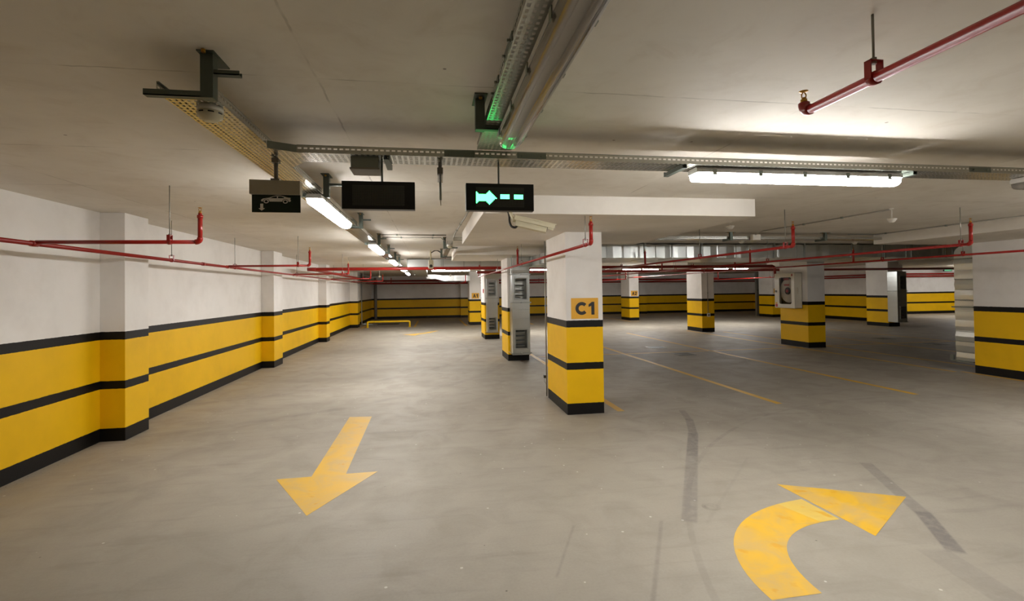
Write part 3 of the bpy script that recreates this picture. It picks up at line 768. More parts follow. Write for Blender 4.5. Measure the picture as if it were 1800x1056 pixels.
conduit([(-3.38, 32.1, .02), (-3.38, 32.1, 2.6)], .09, 'grey drain pipe standing in the far back corner', (), M['grey'])
r = thing('wall_socket', (10.55, 17.72, .62), 'small pale socket on a banded column at the end of its conduit', 'socket')
B().box(10.49, 10.61, 17.69, 17.729, .585, .72, .004).obj('socket_plate', M['white'], r)
B().box(10.525, 10.575, 17.684, 17.69, .62, .68).obj('socket_insert', M['dark'], r)
r = thing('valve_box', (1.78, 7.76, .28), 'small black box with a loose wire at the back foot of column C1', 'box')
B().box(1.765, 1.812, 7.74, 7.80, .30, .345, .003).obj('box_body', M['black'], r)
B().tube([(1.775, 7.75, .30), (1.765, 7.74, .26), (1.785, 7.74, .22), (1.81, 7.74, .21)], .003, 6).obj('loose_wire', M['grey'], r)
r = thing('alarm_call_point', (1.85, 17.9, 1.65), 'small red call point on the column with the smaller louvred duct', 'alarm')
B().box(1.845, 1.868, 17.6, 17.74, 1.62, 1.76, .004).obj('call_point_case', M['redplate'], r)

# ------------------------------------------------------------------ cameras
r = thing('security_camera', (.83, 4.85, 2.41), 'cream bullet security camera under the lit display', 'camera')
ax = Vector((.37, -.05, -.088)); ax.normalize(); side = Vector((0, 1, 0)); side = (side - ax * side.dot(ax)).normalized(); up = ax.cross(side) * -1
if up.z < 0: up = -up
def cam_box(o, L, w0, w1, z0, z1):
    return [tuple(o + ax * a + side * w + up * z) for a in (0, L) for w in (w0, w1) for z in (z0, z1)]
O = Vector((.835, 4.80, 2.378))
B().hexa(cam_box(O, .31, -.045, .045, -.05, .035)).obj('camera_body', M['cream'], r)
b = B(); b.hexa(cam_box(O - ax * .02, .41, -.062, .062, .036, .046)); b.hexa(cam_box(O - ax * .02, .40, -.058, -.053, -.0, .036)); b.hexa(cam_box(O - ax * .02, .40, .053, .058, -.0, .036))
b.obj('sun_shield', M['cream'], r)
e = O + ax * .31
B().tube([e - up * .008, e - up * .008 + ax * .006], .03, 18).obj('lens_window', M['black'], r)
B().tube([(.795, 5.02, 2.53), (.795, 4.92, 2.50), (.805, 4.86, 2.435), O - ax * .015], .018, 10).obj('mounting_arm', M['cream'], r)
B().lathe((.795, 5.021, 2.54), [(.035, 0), (.035, -.012), (.02, -.016)], 18, 'y').obj('mounting_plate', M['cream'], r)
pp = [Vector(p) for p in ((.79, 5.0, 2.50), (.785, 4.9, 2.44), (.778, 4.84, 2.375), (.79, 4.8, 2.325), (.825, 4.78, 2.312), (.845, 4.79, 2.335))]
sm = []
for i in range(len(pp) - 1):
    a, b_, c, d = pp[max(0, i - 1)], pp[i], pp[i + 1], pp[min(len(pp) - 1, i + 2)]
    for t in (0, .25, .5, .75):
        sm.append(.5 * ((2 * b_) + (-a + c) * t + (2 * a - 5 * b_ + 4 * c - d) * t * t + (-a + 3 * b_ - 3 * c + d) * t ** 3))
sm.append(pp[-1]); B().tube(sm, .0115, 10).obj('camera_cable', M['rubber'], r)
r = thing('security_camera', (.02, 12.1, 2.25), 'far cream security camera on a drop arm facing the lane, beside the far duct', 'camera')
B().tube([(.017, 12.1, H), (.017, 12.1, 2.44)], .018, 12).obj('drop_arm', M['cream'], r)
B().box(-.04, .08, 11.9, 12.3, 2.25, 2.44, .02).obj('camera_body', M['cream'], r)
B().lathe((.02, 11.9, 2.30), [(.035, 0), (.035, -.02), (.02, -.022)], 16, 'y').obj('lens', M['black'], r)
B().tube([(.03 + .26 * t, 12.05, 2.62 + .07 * sin(pi * t) - .03 * t) for t in [i / 10 for i in range(11)]], .012, 8).obj('camera_cable', M['rubber'], r)

# ------------------------------------------------------------------ sprinkler pipework
def head(r, x, y, z):
    b = B(); b.tube([(x, y, z), (x, y, z + .014)], .014, 6); b.tube([(x, y, z + .014), (x, y, z + .022)], .009, 10)
    for s in (-1, 1): b.tube([(x + s * .009, y, z + .02), (x + s * .011, y, z + .034), (x + s * .003, y, z + .046)], .0028, 6)
    b.lathe((x, y, z), [(.005, .044), (.018, .048), (.018, .050), (.004, .053)], 16)
    b.obj('sprinkler_head', M['brass'], r)
def hanger(r, x, y, z, top, along, rp):
    """strap round the pipe, nut block and threaded rod to the slab"""
    g = B(); zt = z + rp + .045; hw = rp + .004
    for s in (-1, 1):
        if along == 'y':
            q = sorted((x + s * hw, x + s * (hw + .004))); g.box(q[0], q[1], y - .014, y + .014, z - .004, zt)
        else:
            q = sorted((y + s * hw, y + s * (hw + .004))); g.box(x - .014, x + .014, q[0], q[1], z - .004, zt)
    if along == 'y': g.box(x - hw - .004, x + hw + .004, y - .014, y + .014, zt - .004, zt); g.tube([(x, y - .014, z), (x, y + .014, z)], rp + .006, 14)
    else: g.box(x - .014, x + .014, y - hw - .004, y + hw + .004, zt - .004, zt); g.tube([(x - .014, y, z), (x + .014, y, z)], rp + .006, 14)
    g = g.obj('pipe_hanger', M['red'], r)
    b = B(); b.tube([(x, y, zt - .012), (x, y, top)], .0045, 8); b.tube([(x, y, zt - .012), (x, y, zt + .01)], .011, 6)
    b.obj('threaded_rod', M['rod'], g)
def riser(r, x, y, z, zt, rr):
    b = B(); b.tube([(x, y, z), (x, y, zt - .04)], rr, 14); b.tube([(x, y, zt - .045), (x, y, zt - .018)], rr * 1.28, 14); b.tube([(x, y, zt - .018), (x, y, zt)], rr * .82, 12)
    b.obj('riser', M['red'], r); head(r, x, y, zt)
def elbow(r, pa, pc, pb, rr):
    B().tube(arc_pts(pa, pc, pb, rr * 2.0), rr * 1.22, 14).obj('elbow', M['red'], r)
RB = .0175; RR = .0195
# branches of the left wall main
nm = ['red sprinkler branch with upright end, nearest off the pilastered wall main', 'red sprinkler branch second from the viewer off the pilastered wall main', 'third red sprinkler branch off the wall main, just below the long main', 'fourth red sprinkler branch off the wall main, riser under the long main', 'fifth red sprinkler branch off the pilastered wall main', 'farthest red sprinkler branch off the pilastered wall main']
for (y, xh), l in zip(((4.874, -2.29), (9.01, -2.23), (13.08, -2.18), (17.84, -2.29), (22.3, -2.3), (27., -2.3)), nm):
    z = 2.172; r = thing('sprinkler_pipe', (-3.33, y, z), l, 'sprinkler pipe', 'red sprinkler branches')
    xe = -2.04
    B().tube([(-3.335, y, z - .004), (xe - .03, y, z)], RB, 14).obj('branch_pipe', M['red'], r)
    elbow(r, (xe - .1, y, z), (xe, y, z), (xe, y, z + .1), RR)
    riser(r, xe, y, z + .03, 2.432, RR); hanger(r, xh, y, z, H, 'x', RB)
r = thing('sprinkler_pipe', (-3.35, 7, 2.155), 'red sprinkler main running along the pilastered wall', 'sprinkler pipe')
B().tube([(-3.35, -3, 2.155), (-3.35, 31.7, 2.155)], .02, 14).obj('main_pipe', M['red'], r)
for y in (3.1, 7.178, 9.33, 13.4, 18.3, 23): hanger(r, -3.35, y, 2.155, H, 'y', .02)
b = B()
for y in (4.874, 8.1, 9.01, 13.08, 17.84, 22.3, 27): b.tube([(-3.35, y - .035, 2.155), (-3.35, y + .035, 2.155)], .026, 14)
b.obj('pipe_coupling', M['red'], r)
# pipe over the viewer
r = thing('sprinkler_pipe', (1.585, 1.9, 2.445), 'dark red sprinkler pipe overhead ending in a brass head close to the ceiling', 'sprinkler pipe', 'red sprinkler branches')
B().tube([(1.585, 1.87, 2.445), (1.585, -3, 2.445)], .0185, 16).obj('branch_pipe', M['red'], r)
elbow(r, (1.585, 1.8, 2.445), (1.585, 1.888, 2.445), (1.585, 1.888, 2.54), .0185)
b = B(); b.tube([(1.585, 1.888, 2.47), (1.585, 1.888, 2.484)], .019, 12); b.obj('reducer', M['zinc'], r); head(r, 1.585, 1.888, 2.484)
hanger(r, 1.585, 1.548, 2.445, H, 'y', .0185)
# four branches on the right, running towards the viewer
def right_branch(x, ye, z, yf, hy, hz, mids, label, ze=2.46):
    r = thing('sprinkler_pipe', (x, ye, z), label, 'sprinkler pipe', 'red sprinkler branches')
    B().tube([(x, ye + .03, z), (x, yf, z)], RB, 14).obj('branch_pipe', M['red'], r)
    elbow(r, (x, ye + .1, z), (x, ye, z), (x, ye, z + .1), RR)
    riser(r, x, ye, z + .03, ze, RR)
    for y in mids: riser(r, x, y, z + .012, 2.48 if x > 3.7 or not (10.86 < y < 13.2 or y < 8.4) else 2.42, RR)
    for y, t in zip(hy, hz): hanger(r, x, y, z, t, 'y', RB)
    return r
r = right_branch(1.64, 4.93, 2.174, 17.1, (5.12, 8.9, 12.2), (DROP, H, DROP), (9.3,), 'red sprinkler pipe passing across column C1, upright end in front of it', 2.40)
B().tube([(1.64, 17.1, 2.16), (1.64, 17.1, 2.31)], RB, 12).obj('drop_pipe', M['red'], r)
r = right_branch(4.45, 5.53, 2.2, 14.3, (5.67, 7.7, 13.3), (H, H, H), (9.85,), 'bright red sprinkler branch with tall riser between the drop slab and the hose cabinet', 2.455)
B().tube([(4.45, 14.3, 2.19), (4.45, 14.3, 2.32)], RB, 12).obj('drop_pipe', M['red'], r)
right_branch(6.66, 5.2, 2.2, 21, (5.32, 9.0, 12.9), (H, H, H), (9.55, 13.6), 'red sprinkler branch ending upright before the big stepped-duct column', 2.47)
r = right_branch(9.05, 2.3, 2.205, 22, (7.2, 8.75, 15.4), (DROP, H, H), (9.45, 13.7), 'red sprinkler branch passing across the stepped-duct column and the hose cabinet column')
# long crosswise mains
RM = .045
r = thing('sprinkler_main', (0, 14.3, 2.352), 'thick red main pipe spanning the whole lane, bending back beside the pilastered wall', 'sprinkler pipe', 'thick red mains')
corner = arc_pts((0, 14.3, 2.352), (-3.2, 14.3, 2.345), (-3.2, 20, 2.335), .16)
B().tube([(10.75, 14.3, 2.36), (1., 14.3, 2.352)] + corner + [(-3.2, 31.6, 2.33)], RM, 16).obj('main_pipe', M['red'], r)
B().tube([(-3.3, 14.3, 2.345), (-3.08, 14.3, 2.345)], RM * 1.12, 16).obj('pipe_coupling', M['red'], r)
for x in (-2.23, -.02, 1.4, 5.7, 8.0): hanger(r, x, 14.3, 2.352, H, 'x', RM)
B().tube(arc_pts((10.5, 14.3, 2.36), (10.83, 14.3, 2.36), (10.83, 14.3, 2.1), .12) + [(10.83, 14.3, 2.06)] + arc_pts((10.83, 14.3, 2.2), (10.83, 14.3, 1.98), (10.98, 14.3, 1.98), .08), RM * .9, 14).obj('drop_pipe', M['red'], r)
r = thing('sprinkler_main', (10, 17.1, 2.335), 'second thick dark red main, lower and behind the long main', 'sprinkler pipe', 'thick red mains')
B().tube([(1.58, 17.1, 2.335), (22.6, 17.1, 2.345)], RM, 16).obj('main_pipe', M['red'], r)
for x in (3.2, 8.9, 14.5): hanger(r, x, 17.1, 2.34, H, 'x', RM)
for z0, z1, l in ((2.39, 2.29, 'upper of two red pipes along the dim back wall'), (2.225, 2.125, 'lower of two red pipes along the dim back wall')):
    r = thing('sprinkler_main', (8, 31.85, z0), l, 'sprinkler pipe', 'thick red mains')
    B().tube([(-3.5, 31.85, z0), (22.6, 31.85, z1)], .05, 14).obj('main_pipe', M['red'], r)
    for x in (.5, 7, 13, 18): hanger(r, x, 31.85, z0 + (z1 - z0) * (x + 3.5) / 26.1, H, 'x', .05)
for z, l in ((2.34, 'upper of two bright red pipes along the lit far yellow wall'), (2.205, 'lower of two bright red pipes along the lit far yellow wall')):
    r = thing('sprinkler_main', (30, 24.85, z), l, 'sprinkler pipe', 'thick red mains')
    B().tube([(22.5, 24.85, z), (35.8, 24.85, z)], .05, 14).obj('main_pipe', M['red'], r)
    for x in (26.8, 31): hanger(r, x, 24.85, z, H, 'x', .05)
for z, l in ((2.20, 'upper of two red pipes on the dim side wall by the shiny duct column'), (2.10, 'lower of two red pipes on the dim side wall by the shiny duct column')):
    r = thing('sprinkler_main', (20.5, 22.5, z), l, 'sprinkler pipe', 'thick red mains')
    B().tube([(20.52, 20.6, z), (20.52, 25, z)], .035, 14).obj('main_pipe', M['red'], r)
    b = B(); [b.box(20.55, 20.648, y - .02, y + .02, z - .012, z + .012) for y in (21.3, 23.5)]; b.obj('wall_clip', M['red'], r)
# far short branches seen under the mains
nm = ['short far red branch under the mains above column A2', 'short far red branch under the mains behind the conduit column', 'short far red branch under the mains near the hose cabinet', 'far red branch in the dim back bay beside column A1']
for (x, y0, y1, z), l in zip(((8.4, 20.6, 31.6, 2.12), (12.4, 20, 31.6, 2.12), (14.9, 19, 31.6, 2.12), (1.55, 22.2, 31.6, 2.10)), nm):
    r = thing('sprinkler_pipe', (x, y0, z), l, 'sprinkler pipe', 'red sprinkler branches')
    B().tube([(x, y0 + .03, z), (x, y1, z)], RB, 12).obj('branch_pipe', M['red'], r)
    elbow(r, (x, y0 + .1, z), (x, y0, z), (x, y0, z + .1), RR); riser(r, x, y0, z + .03, 2.40, RR * 1.2)
    for y in (y0 + 1, y0 + 5): hanger(r, x, y, z, H, 'y', RB)

# ------------------------------------------------------------------ ducts
def panel_box(b, x0, x1, y0, y1, z0, z1, axis, seg, puff=.010):
    """sheet duct run with cross-broken panels along its axis"""
    a0, a1 = (x0, x1) if axis == 'x' else (y0, y1) if axis == 'y' else (z0, z1)
    n = max(1, round((a1 - a0) / seg)); cuts = [a0 + (a1 - a0) * i / n for i in range(n + 1)]
    for c in cuts[1:-1]: pass
    def P(a, u, v):
        return (a, y0 + (y1 - y0) * u, z0 + (z1 - z0) * v) if axis == 'x' else (x0 + (x1 - x0) * u, a, z0 + (z1 - z0) * v) if axis == 'y' else (x0 + (x1 - x0) * u, y0 + (y1 - y0) * v, a)
    cor = [(0, 0), (1, 0), (1, 1), (0, 1)]
    dim = {'x': (y1 - y0, z1 - z0), 'y': (x1 - x0, z1 - z0), 'z': (x1 - x0, y1 - y0)}[axis]
    fine = []
    for c0, c1 in zip(cuts, cuts[1:]):
        w = (c1 - c0); m = c0 + w * random.uniform(.4, .6)
        fine += [(c0, 0.), (c0 + w * .06, random.uniform(-.5, .5)), (m, random.uniform(.2, 1.)), (c1 - w * .06, random.uniform(-.5, .5))]
    fine.append((cuts[-1], 0.))
    rings = []
    for c, q in fine:
        d = puff * q
        rings.append([b.bm.verts.new(P(c, u + (1 if u else -1) * d / dim[0], v + (1 if v else -1) * d / dim[1])) for u, v in cor])
    for r0, r1 in zip(rings, rings[1:]):
        for j in range(4):
            k = (j + 1) % 4; b.bm.faces.new((r0[j], r0[k], r1[k], r1[j]))
    b.bm.faces.new(rings[0]); b.bm.faces.new(rings[-1][::-1])
    return cuts
def flange(b, at, x0, x1, y0, y1, z0, z1, axis, g=.025, t=.012):
    if axis == 'x': b.box(at - t, at + t, y0 - g, y1 + g, z0 - g, z0); b.box(at - t, at + t, y0 - g, y0, z0, z1); b.box(at - t, at + t, y1, y1 + g, z0, z1)
    elif axis == 'y': b.box(x0 - g, x1 + g, at - t, at + t, z0 - g, z0); b.box(x0 - g, x0, at - t, at + t, z0, z1); b.box(x1, x1 + g, at - t, at + t, z0, z1)
    else: b.box(x0 - g, x1 + g, y0 - g, y0, at - t, at + t); b.box(x0 - g, x0, y0, y1, at - t, at + t); b.box(x1, x1 + g, y0, y1, at - t, at + t)
# big crosswise duct on the right
r = thing('air_duct', (6, 10.1, 2.37), 'big galvanised air duct crossing between column C1 and the hose cabinet column', 'air duct', 'galvanised ducts')
b = B(); panel_box(b, 2.95, 12.9, 10.1, 10.78, 2.362, 2.645, 'x', .37, .012); b.obj('duct_run', M['duct'], r)
b = B(); [flange(b, x, 0, 0, 10.1, 10.78, 2.362, 2.645, 'x', .012, .008) for x in (3.7, 5.2, 6.7, 8.2, 9.65, 11.1, 12.4)]; b.obj('duct_flange', M['galv'], r)
b = B(); panel_box(b, 3.0, 12.9, 10.80, 12.2, 2.372, 2.470, 'x', .6, .004); b.obj('rear_plenum', M['duct'], r)
for x in (4.556, 5.873, 7.636, 8.4, 9.629, 10.5, 11.236, 12.19):
    b = B(); b.box(x - .018, x + .018, 10.070, 10.086, 2.345, H); b.box(x - .018, x + .018, 10.07, 10.8, 2.338, 2.346); b.obj('hanger_strap', M['galv'], r)
b = B(); panel_box(b, 7.02, 7.55, 10.02, 10.1, 2.41, 2.56, 'x', .53, .004); b.obj('access_panel', M['duct'], r)
# run along the bays that joins it, seen left of C1
r = thing('air_duct', (2.6, 10.5, 2.27), 'galvanised air duct running back behind column C1 to the larger louvred duct', 'air duct', 'galvanised ducts')
b = B(); panel_box(b, 2.36, 2.92, 8.75, 12.4, 2.27, 2.475, 'y', .35, .01); b.obj('duct_run', M['duct'], r)
b = B(); [flange(b, y, 2.36, 2.92, 0, 0, 2.27, 2.475, 'y', .012, .01) for y in (9.3, 10.6, 11.7)]; b.obj('duct_flange', M['galv'], r)
for y in (9.45, 11.4): b = B(); b.box(2.318, 2.338, y - .02, y + .02, 2.25, H if y < 10.8 else DROP); b.box(2.318, 2.95, y - .02, y + .02, 2.243, 2.25); b.obj('hanger_strap', M['galv'], r)

def grille(r, x0, x1, z0, z1, y, dep=.16):
    b = B(); fw = .028
    for q in ((x0, x1, z0, z0 + fw), (x0, x1, z1 - fw, z1), (x0, x0 + fw, z0 + fw, z1 - fw), (x1 - fw, x1, z0 + fw, z1 - fw)): b.box(q[0], q[1], y - .016, y + .004, q[2], q[3])
    g = b.obj('grille_frame', M['galv'], r)
    b = B(); n = 4
    for i in range(n):
        z = z0 + fw + (z1 - z0 - 2 * fw) * (i + .5) / n
        b.hexa([(x0 + fw, y + .02, z - .01), (x0 + fw, y + .02, z - .004), (x0 + fw, y + .10, z + .03), (x0 + fw, y + .10, z + .036), (x1 - fw - .05, y + .02, z - .01), (x1 - fw - .05, y + .02, z - .004), (x1 - fw - .05, y + .10, z + .03), (x1 - fw - .05, y + .10, z + .036)])
    b.obj('louvre_blade', M['duct'], g)
def hollow(b, x0, x1, y0, y1, z0, z1, holes):
    """upright duct with open grille holes in its front: front strips, sides, back"""
    zs = [z0]; 
    for h in holes: zs += [h[2], h[3]]
    zs.append(z1); t = .004
    for i in range(0, len(zs), 2): b.box(x0, x1, y0, y0 + t, zs[i], zs[i + 1])
    for h in holes: b.box(x0, h[0], y0, y0 + t, h[2], h[3]); b.box(h[1], x1, y0, y0 + t, h[2], h[3])
    b.box(x0, x0 + t, y0 + t, y1, z0, z1); b.box(x1 - t, x1, y0 + t, y1, z0, z1); b.box(x0, x1, y1 - t, y1, z0, z1); b.box(x0, x1, y0, y1, z0, z0 + t); b.box(x0, x1, y0, y1, z1 - t, z1)
def upright(x0, x1, y0, y1, z0, z1, gr, label, bars):
    r = thing('louvred_duct', ((x0 + x1) / 2, y1, z0), label, 'air duct', 'upright louvred ducts')
    b = B(); hollow(b, x0, x1, y0, y1, z0, z1, [(g[0] + .01, g[1] - .01, g[2] + .01, g[3] - .01) for g in gr]); b.obj('duct_casing', M['duct'], r)
    for g in gr: grille(r, *g, y0)
    for z in bars:
        cb = B().box(x0 - .03, x1 + .03, y0 - .030, y0 - .012, z - .014, z + .014).obj('clamp_bar', M['galv'], r)
        B().tube([((x0 + x1) / 2, y0 - .04, z - .014), ((x0 + x1) / 2, y0 - .04, z + .018)], .012, 8).obj('clamp_bolt', M['galv'], cb)
        B().tube([(x0 - .035, y0 - .021, z), (x0 - .035, y1 - .02, z)], .006, 8).obj('side_rod', M['galv'], cb)
    b = B(); n = int((z1 - z0) / .2)
    for i in range(1, n):
        z = z0 + (z1 - z0) * i / n
        if all(not (g[2] - .02 < z < g[3] + .02) for g in gr): b.tube([(x0, y0 - .001, z), (x1, y0 - .001, z)], .003, 6)
        b.tube([(x0 - .001, y0, z), (x0 - .001, y1, z)], .003, 6)
    b.obj('stiffening_bead', M['duct'], r)
    return r
r = upright(1.885, 2.30, 11.5, 11.885, .185, 2.10, [(1.925, 2.255, .32, .80), (1.925, 2.255, 1.47, 2.0)], 'larger upright galvanised duct with two louvre openings, next to column C1', (.225, 1.41, 2.07))
b = B(); panel_box(b, 1.90, 2.30, 11.5, 11.885, 2.10, 2.27, 'z', .17, .006); panel_box(b, 2.0, 2.34, 11.5, 11.885, 2.27, 2.475, 'z', .2, .006); b.obj('top_section', M['duct'], r)
b = B(); b.box(1.87, 2.33, 11.46, 11.5, 2.255, 2.275); b.box(1.86, 1.885, 11.48, 11.52, 2.1, 2.48); b.obj('duct_flange', M['galv'], r)
r = upright(1.915, 2.285, 17.05, 17.41, .25, 2.10, [(1.95, 2.245, .32, .79), (1.95, 2.245, 1.50, 2.02)], 'smaller upright galvanised duct with two louvre openings, next to column A1', (.27, 1.44))
b = B(); b.hexa([(1.915, 17.05, 2.10), (1.84, 17.0, 2.275), (1.915, 17.41, 2.10), (1.84, 17.41, 2.275), (2.285, 17.05, 2.10), (2.52, 17.0, 2.275), (2.285, 17.41, 2.10), (2.52, 17.41, 2.275)]); b.obj('flared_top', M['duct'], r)
r = upright(18.55, 18.99, 17.3, 17.74, .19, 2.25, [(18.66, 18.96, .33, .85), (18.66, 18.96, 1.52, 2.08)], 'shiny upright duct with dark openings on the far column before the bright yellow wall', (.21, 1.46))
# duct behind the right edge column
r = thing('air_duct', (10.4, 8.2, .17), 'tall stepped galvanised duct strip beside a big banded column', 'air duct', 'galvanised ducts')
b = B(); panel_box(b, 10.3, 10.72, 8.02, 8.37, .17, 2.2, 'z', .2, .009); b.obj('duct_run', M['duct'], r)
pts = [(10.3 - .0, 2.2)]; 
b = B(); prof = [(8.02, 2.2), (8.37, 2.2), (8.37, 2.30)] + [(8.02 + .10 + .25 * cos(a), 2.30 + .17 * sin(a)) for a in [i * pi / 16 for i in range(1, 9)]] + [(8.02, 2.47)]
b.prism(prof, lambda u, v, d: (d, u, v), 10.3, 10.72); b.obj('curved_top', M['duct'], r)
b = B(); b.box(10.255, 10.3, 8.02, 8.44, .185, .205); b.box(10.26, 10.3, 8.40, 8.46, .205, .30); b.obj('clamp_bar', M['zinc'], r)
B().box(10.275, 10.3, 8.02, 8.42, 1.24, 1.265).obj('clamp_bar', M['zinc'], r)
B().box(10.275, 10.3, 8.02, 8.40, 2.19, 2.21).obj('clamp_bar', M['zinc'], r)
# duct over the lane on the left
r = thing('air_duct', (.5, 15, 2.395), 'bright galvanised duct crossing the lane behind the long red main', 'air duct', 'galvanised ducts')
b = B(); panel_box(b, -.67, 2.6, 15.0, 15.6, 2.41, 2.652, 'x', .62, .008); b.obj('duct_run', M['duct'], r)
b = B(); panel_box(b, -.62, -.12, 15.6, 23.9, 2.40, 2.6, 'y', .6, .01); b.obj('rear_run', M['duct'], r)
b = B(); [flange(b, x, 0, 0, 15.0, 15.6, 2.41, 2.652, 'x', .014, .012) for x in (-.66, .33, 1.5)]; b.obj('duct_flange', M['galv'], r)
for x in (.38, 1.0): b = B(); b.box(x - .02, x + .02, 14.965, 14.98, 2.4, H); b.box(x - .02, x + .02, 14.965, 15.6, 2.385, 2.393); b.obj('hanger_strap', M['galv'], r)
r = thing('air_duct', (.9, 24, 2.2), 'far bright duct with a slanted step beside column A1', 'air duct', 'galvanised ducts')
b = B(); panel_box(b, .62, 1.88, 24.0, 24.5, 2.19, 2.45, 'x', .25, .01); b.hexa([(.25, 24.0, 2.30), (.25, 24.0, 2.5), (.25, 24.5, 2.30), (.25, 24.5, 2.5), (.62, 24.0, 2.19), (.62, 24.0, 2.45), (.62, 24.5, 2.19), (.62, 24.5, 2.45)])
panel_box(b, -.17, .25, 24.0, 24.5, 2.3, 2.5, 'x', .42, .004); b.obj('duct_run', M['duct'], r)
b = B(); b.box(.24, .26, 23.98, 24.52, 2.28, 2.52); b.obj('duct_flange', M['galv'], r)
# galvanised post beside A3
r = thing('duct_post', (19.0, 26.6, 0), 'slim galvanised post beside the half hidden bright column', 'post')
B().box(18.93, 19.08, 26.6, 26.75, 0, 2.6).obj('post_casing', M['galv'], r)
B().box(18.92, 19.09, 26.59, 26.6, 1.5, 1.53).obj('post_band', M['zinc'], r)
# wall vent high on the left
r = thing('wall_vent', (-3.63, 28, 2.3), 'grey louvred vent high on the dim wall end', 'vent')
b = B()
for y0, y1, z0, z1 in ((26.0, 30.0, 2.30, 2.33), (26.0, 30.0, 2.57, 2.60), (26.0, 26.06, 2.33, 2.57), (29.94, 30.0, 2.33, 2.57), (27.97, 28.03, 2.33, 2.57)): b.box(-3.639, -3.60, y0, y1, z0, z1)
b.obj('vent_frame', M['galv'], r)
b = B(); [b.box(-3.636, -3.612, 26.06, 29.94, 2.345 + i * .045, 2.365 + i * .045) for i in range(5)]; b.obj('vent_slats', M['dark'], r)
# far exit sign
r = thing('exit_sign', (29.8, 24.6, 2.5), 'tiny green lit exit sign under the ceiling above the bright far wall', 'sign')
B().box(29.55, 30.1, 24.58, 24.64, 2.46, 2.62).obj('sign_case', M['black'], r)
B().box(29.58, 30.07, 24.572, 24.579, 2.48, 2.60).obj('sign_face', M['exitg'], r)
B().tube([(29.8, 24.61, 2.62), (29.8, 24.61, H)], .01, 8).obj('hanging_stem', M['zinc'], r)

# ------------------------------------------------------------------ hose cabinet
r = thing('hose_cabinet', (10.06, 12.9, 1.09), 'cream fire hose cabinet with a round reel behind its window', 'cabinet')
x0, x1, y0, y1, z0, z1 = 10.045, 10.277, 12.47, 13.30, 1.085, 2.085
b = B(); t = .012
b.box(x0 + .02, x1, y0, y0 + t, z0, z1); b.box(x0 + .02, x1, y1 - t, y1, z0, z1); b.box(x0 + .02, x1, y0, y1, z0, z0 + t); b.box(x0 + .02, x1, y0, y1, z1 - t, z1); b.box(x1 - t, x1, y0, y1, z0, z1)
b.obj('cabinet_box', M['cab'], r)
wy0, wy1, wz0, wz1 = 12.60, 13.10, 1.20, 1.965
b = B()
for q in ((y0 + .01, y1 - .01, z0 + .01, wz0), (y0 + .01, y1 - .01, wz1, z1 - .01), (y0 + .01, wy0, wz0, wz1), (wy1, y1 - .01, wz0, wz1)): b.box(x0, x0 + .02, q[0], q[1], q[2], q[3])
for cy, cz, sy, sz in ((wy0, wz0, 1, 1), (wy1, wz0, -1, 1), (wy0, wz1, 1, -1), (wy1, wz1, -1, -1)):
    R = .06; b.prism([(cy, cz), (cy + sy * R, cz)] + [(cy + sy * (R - R * sin(a)), cz + sz * (R - R * cos(a))) for a in [i * pi / 12 for i in range(1, 6)]] + [(cy, cz + sz * R)], lambda u, v, d: (d, u, v), x0, x0 + .02)
d = b.obj('cabinet_door', M['cab'], r)
B().box(x0 + .006, x0 + .010, wy0 - .002, wy1 + .002, wz0 - .002, wz1 + .002).obj('window_pane', M['glass'], d)
b = B(); b.lathe((x0, 13.22, 1.565), [(.03, 0), (.03, -.02), (.018, -.04)], 16, 'x'); b.obj('door_lock', M['rod'], d)
B().box(x1 - .02, x1 - .013, y0 + .02, y1 - .02, z0 + .02, z1 - .02).obj('back_panel', M['dark'], r)
b = B(); b.lathe((x0 + .07, 12.80, 1.585), [(.34, 0), (.345, .02), (.34, .04)], 40, 'x'); h_ = b.obj('reel_disc', M['hose'], r)
b = B(); b.lathe((x0 + .06, 12.82, 1.575), [(.10, -.018), (.105, .008)], 28, 'x'); b.obj('reel_hub', M['dark'], h_)
b = B(); b.lathe((x0 + .03, 12.82, 1.575), [(.045, 0), (.05, .02)], 16, 'x'); b.obj('hub_nut', M['redplate'], h_)
b = B()
for (u, v, w, hh) in ((12.88, 1.915, .20, .055), (12.87, 1.745, .21, .05)): b.box(x0 + .045, x0 + .05, u - w / 2 - .02, u + w / 2 - .02, v - hh / 2, v + hh / 2)
b.obj('red_label', M['redplate'], r)
b = B(); b.box(x0 - .0015, x0, 13.17, 13.26, 1.115, 1.20); b.box(x0 - .0015, x0, 12.545, 12.595, 1.995, 2.055); b.obj('door_sticker', M['redplate'], d)
B().box(x0 - .0015, x0, 13.18, 13.26, 1.205, 1.245).obj('yellow_sticker', M['signy'], d)

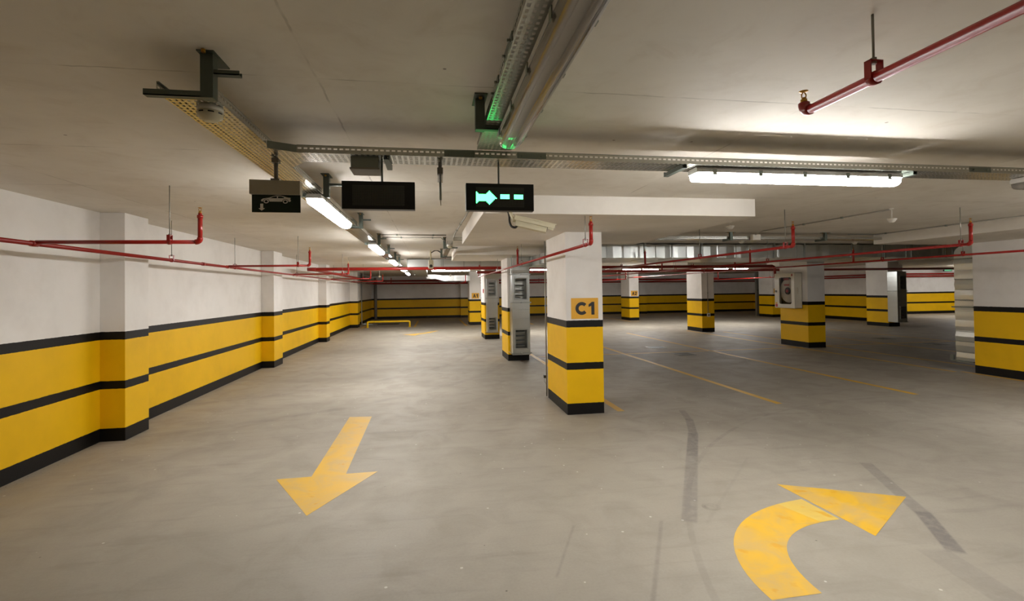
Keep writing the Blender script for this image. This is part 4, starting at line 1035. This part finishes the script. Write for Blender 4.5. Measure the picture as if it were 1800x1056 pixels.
# ------------------------------------------------------------------ guard rail
r = thing('guard_rail', (-2, 24.6, 0), 'low yellow tube guard rail in front of the dim back bay', 'barrier')
pts = [(-2.98, 24.65, 0)] + arc_pts((-2.98, 24.65, 0), (-2.98, 24.65, .28), (-2, 24.6, .28), .05) + arc_pts((-2, 24.6, .28), (-1.0, 24.55, .28), (-1.0, 24.55, 0), .05) + [(-1.0, 24.55, 0)]
B().tube(pts, .045, 12).obj('bent_tube', M['rail'], r)
b = B(); b.box(-3.05, -2.91, 24.58, 24.72, 0, .01); b.box(-1.07, -.93, 24.48, 24.62, 0, .01); b.obj('foot_plate', M['rail'], r)

# ------------------------------------------------------------------ world, camera, view
w = bpy.data.worlds.new('World'); SC.world = w; w.use_nodes = True
w.node_tree.nodes['Background'].inputs[0].default_value = (.02, .018, .016, 1); w.node_tree.nodes['Background'].inputs[1].default_value = .1
F, CY, YAW, PITCH, ROLL = 876.036, 496.948, .1625, .0150, -.0135
r0 = Vector((cos(YAW), -sin(YAW), 0)); fw = Vector((sin(YAW) * cos(PITCH), cos(YAW) * cos(PITCH), sin(PITCH))); u0 = r0.cross(fw)
Rr = r0 * cos(ROLL) + u0 * sin(ROLL); Uu = -r0 * sin(ROLL) + u0 * cos(ROLL)
cd = bpy.data.cameras.new('camera'); cam = bpy.data.objects.new('camera', cd); COL.objects.link(cam)
cam.matrix_world = Matrix(((Rr.x, Uu.x, -fw.x, 0), (Rr.y, Uu.y, -fw.y, 0), (Rr.z, Uu.z, -fw.z, 1.7), (0, 0, 0, 1)))
cd.sensor_width = 36; cd.lens = F * 36 / 1800; cd.shift_y = (CY - 528) / 1800; cd.clip_start = .05; cd.clip_end = 200
SC.camera = cam
for o in bpy.data.objects:
    if '_w' in o: del o['_w']
vs = SC.view_settings
vs.view_transform = 'Standard'; vs.look = 'None'; vs.gamma = 1.; vs.exposure = 1.66; vs.use_curve_mapping = False
SC.cycles.use_denoising = True
SC.cycles.max_bounces = 10; SC.cycles.diffuse_bounces = 6; SC.cycles.transparent_max_bounces = 24
SC.cycles.sample_clamp_indirect = 6.
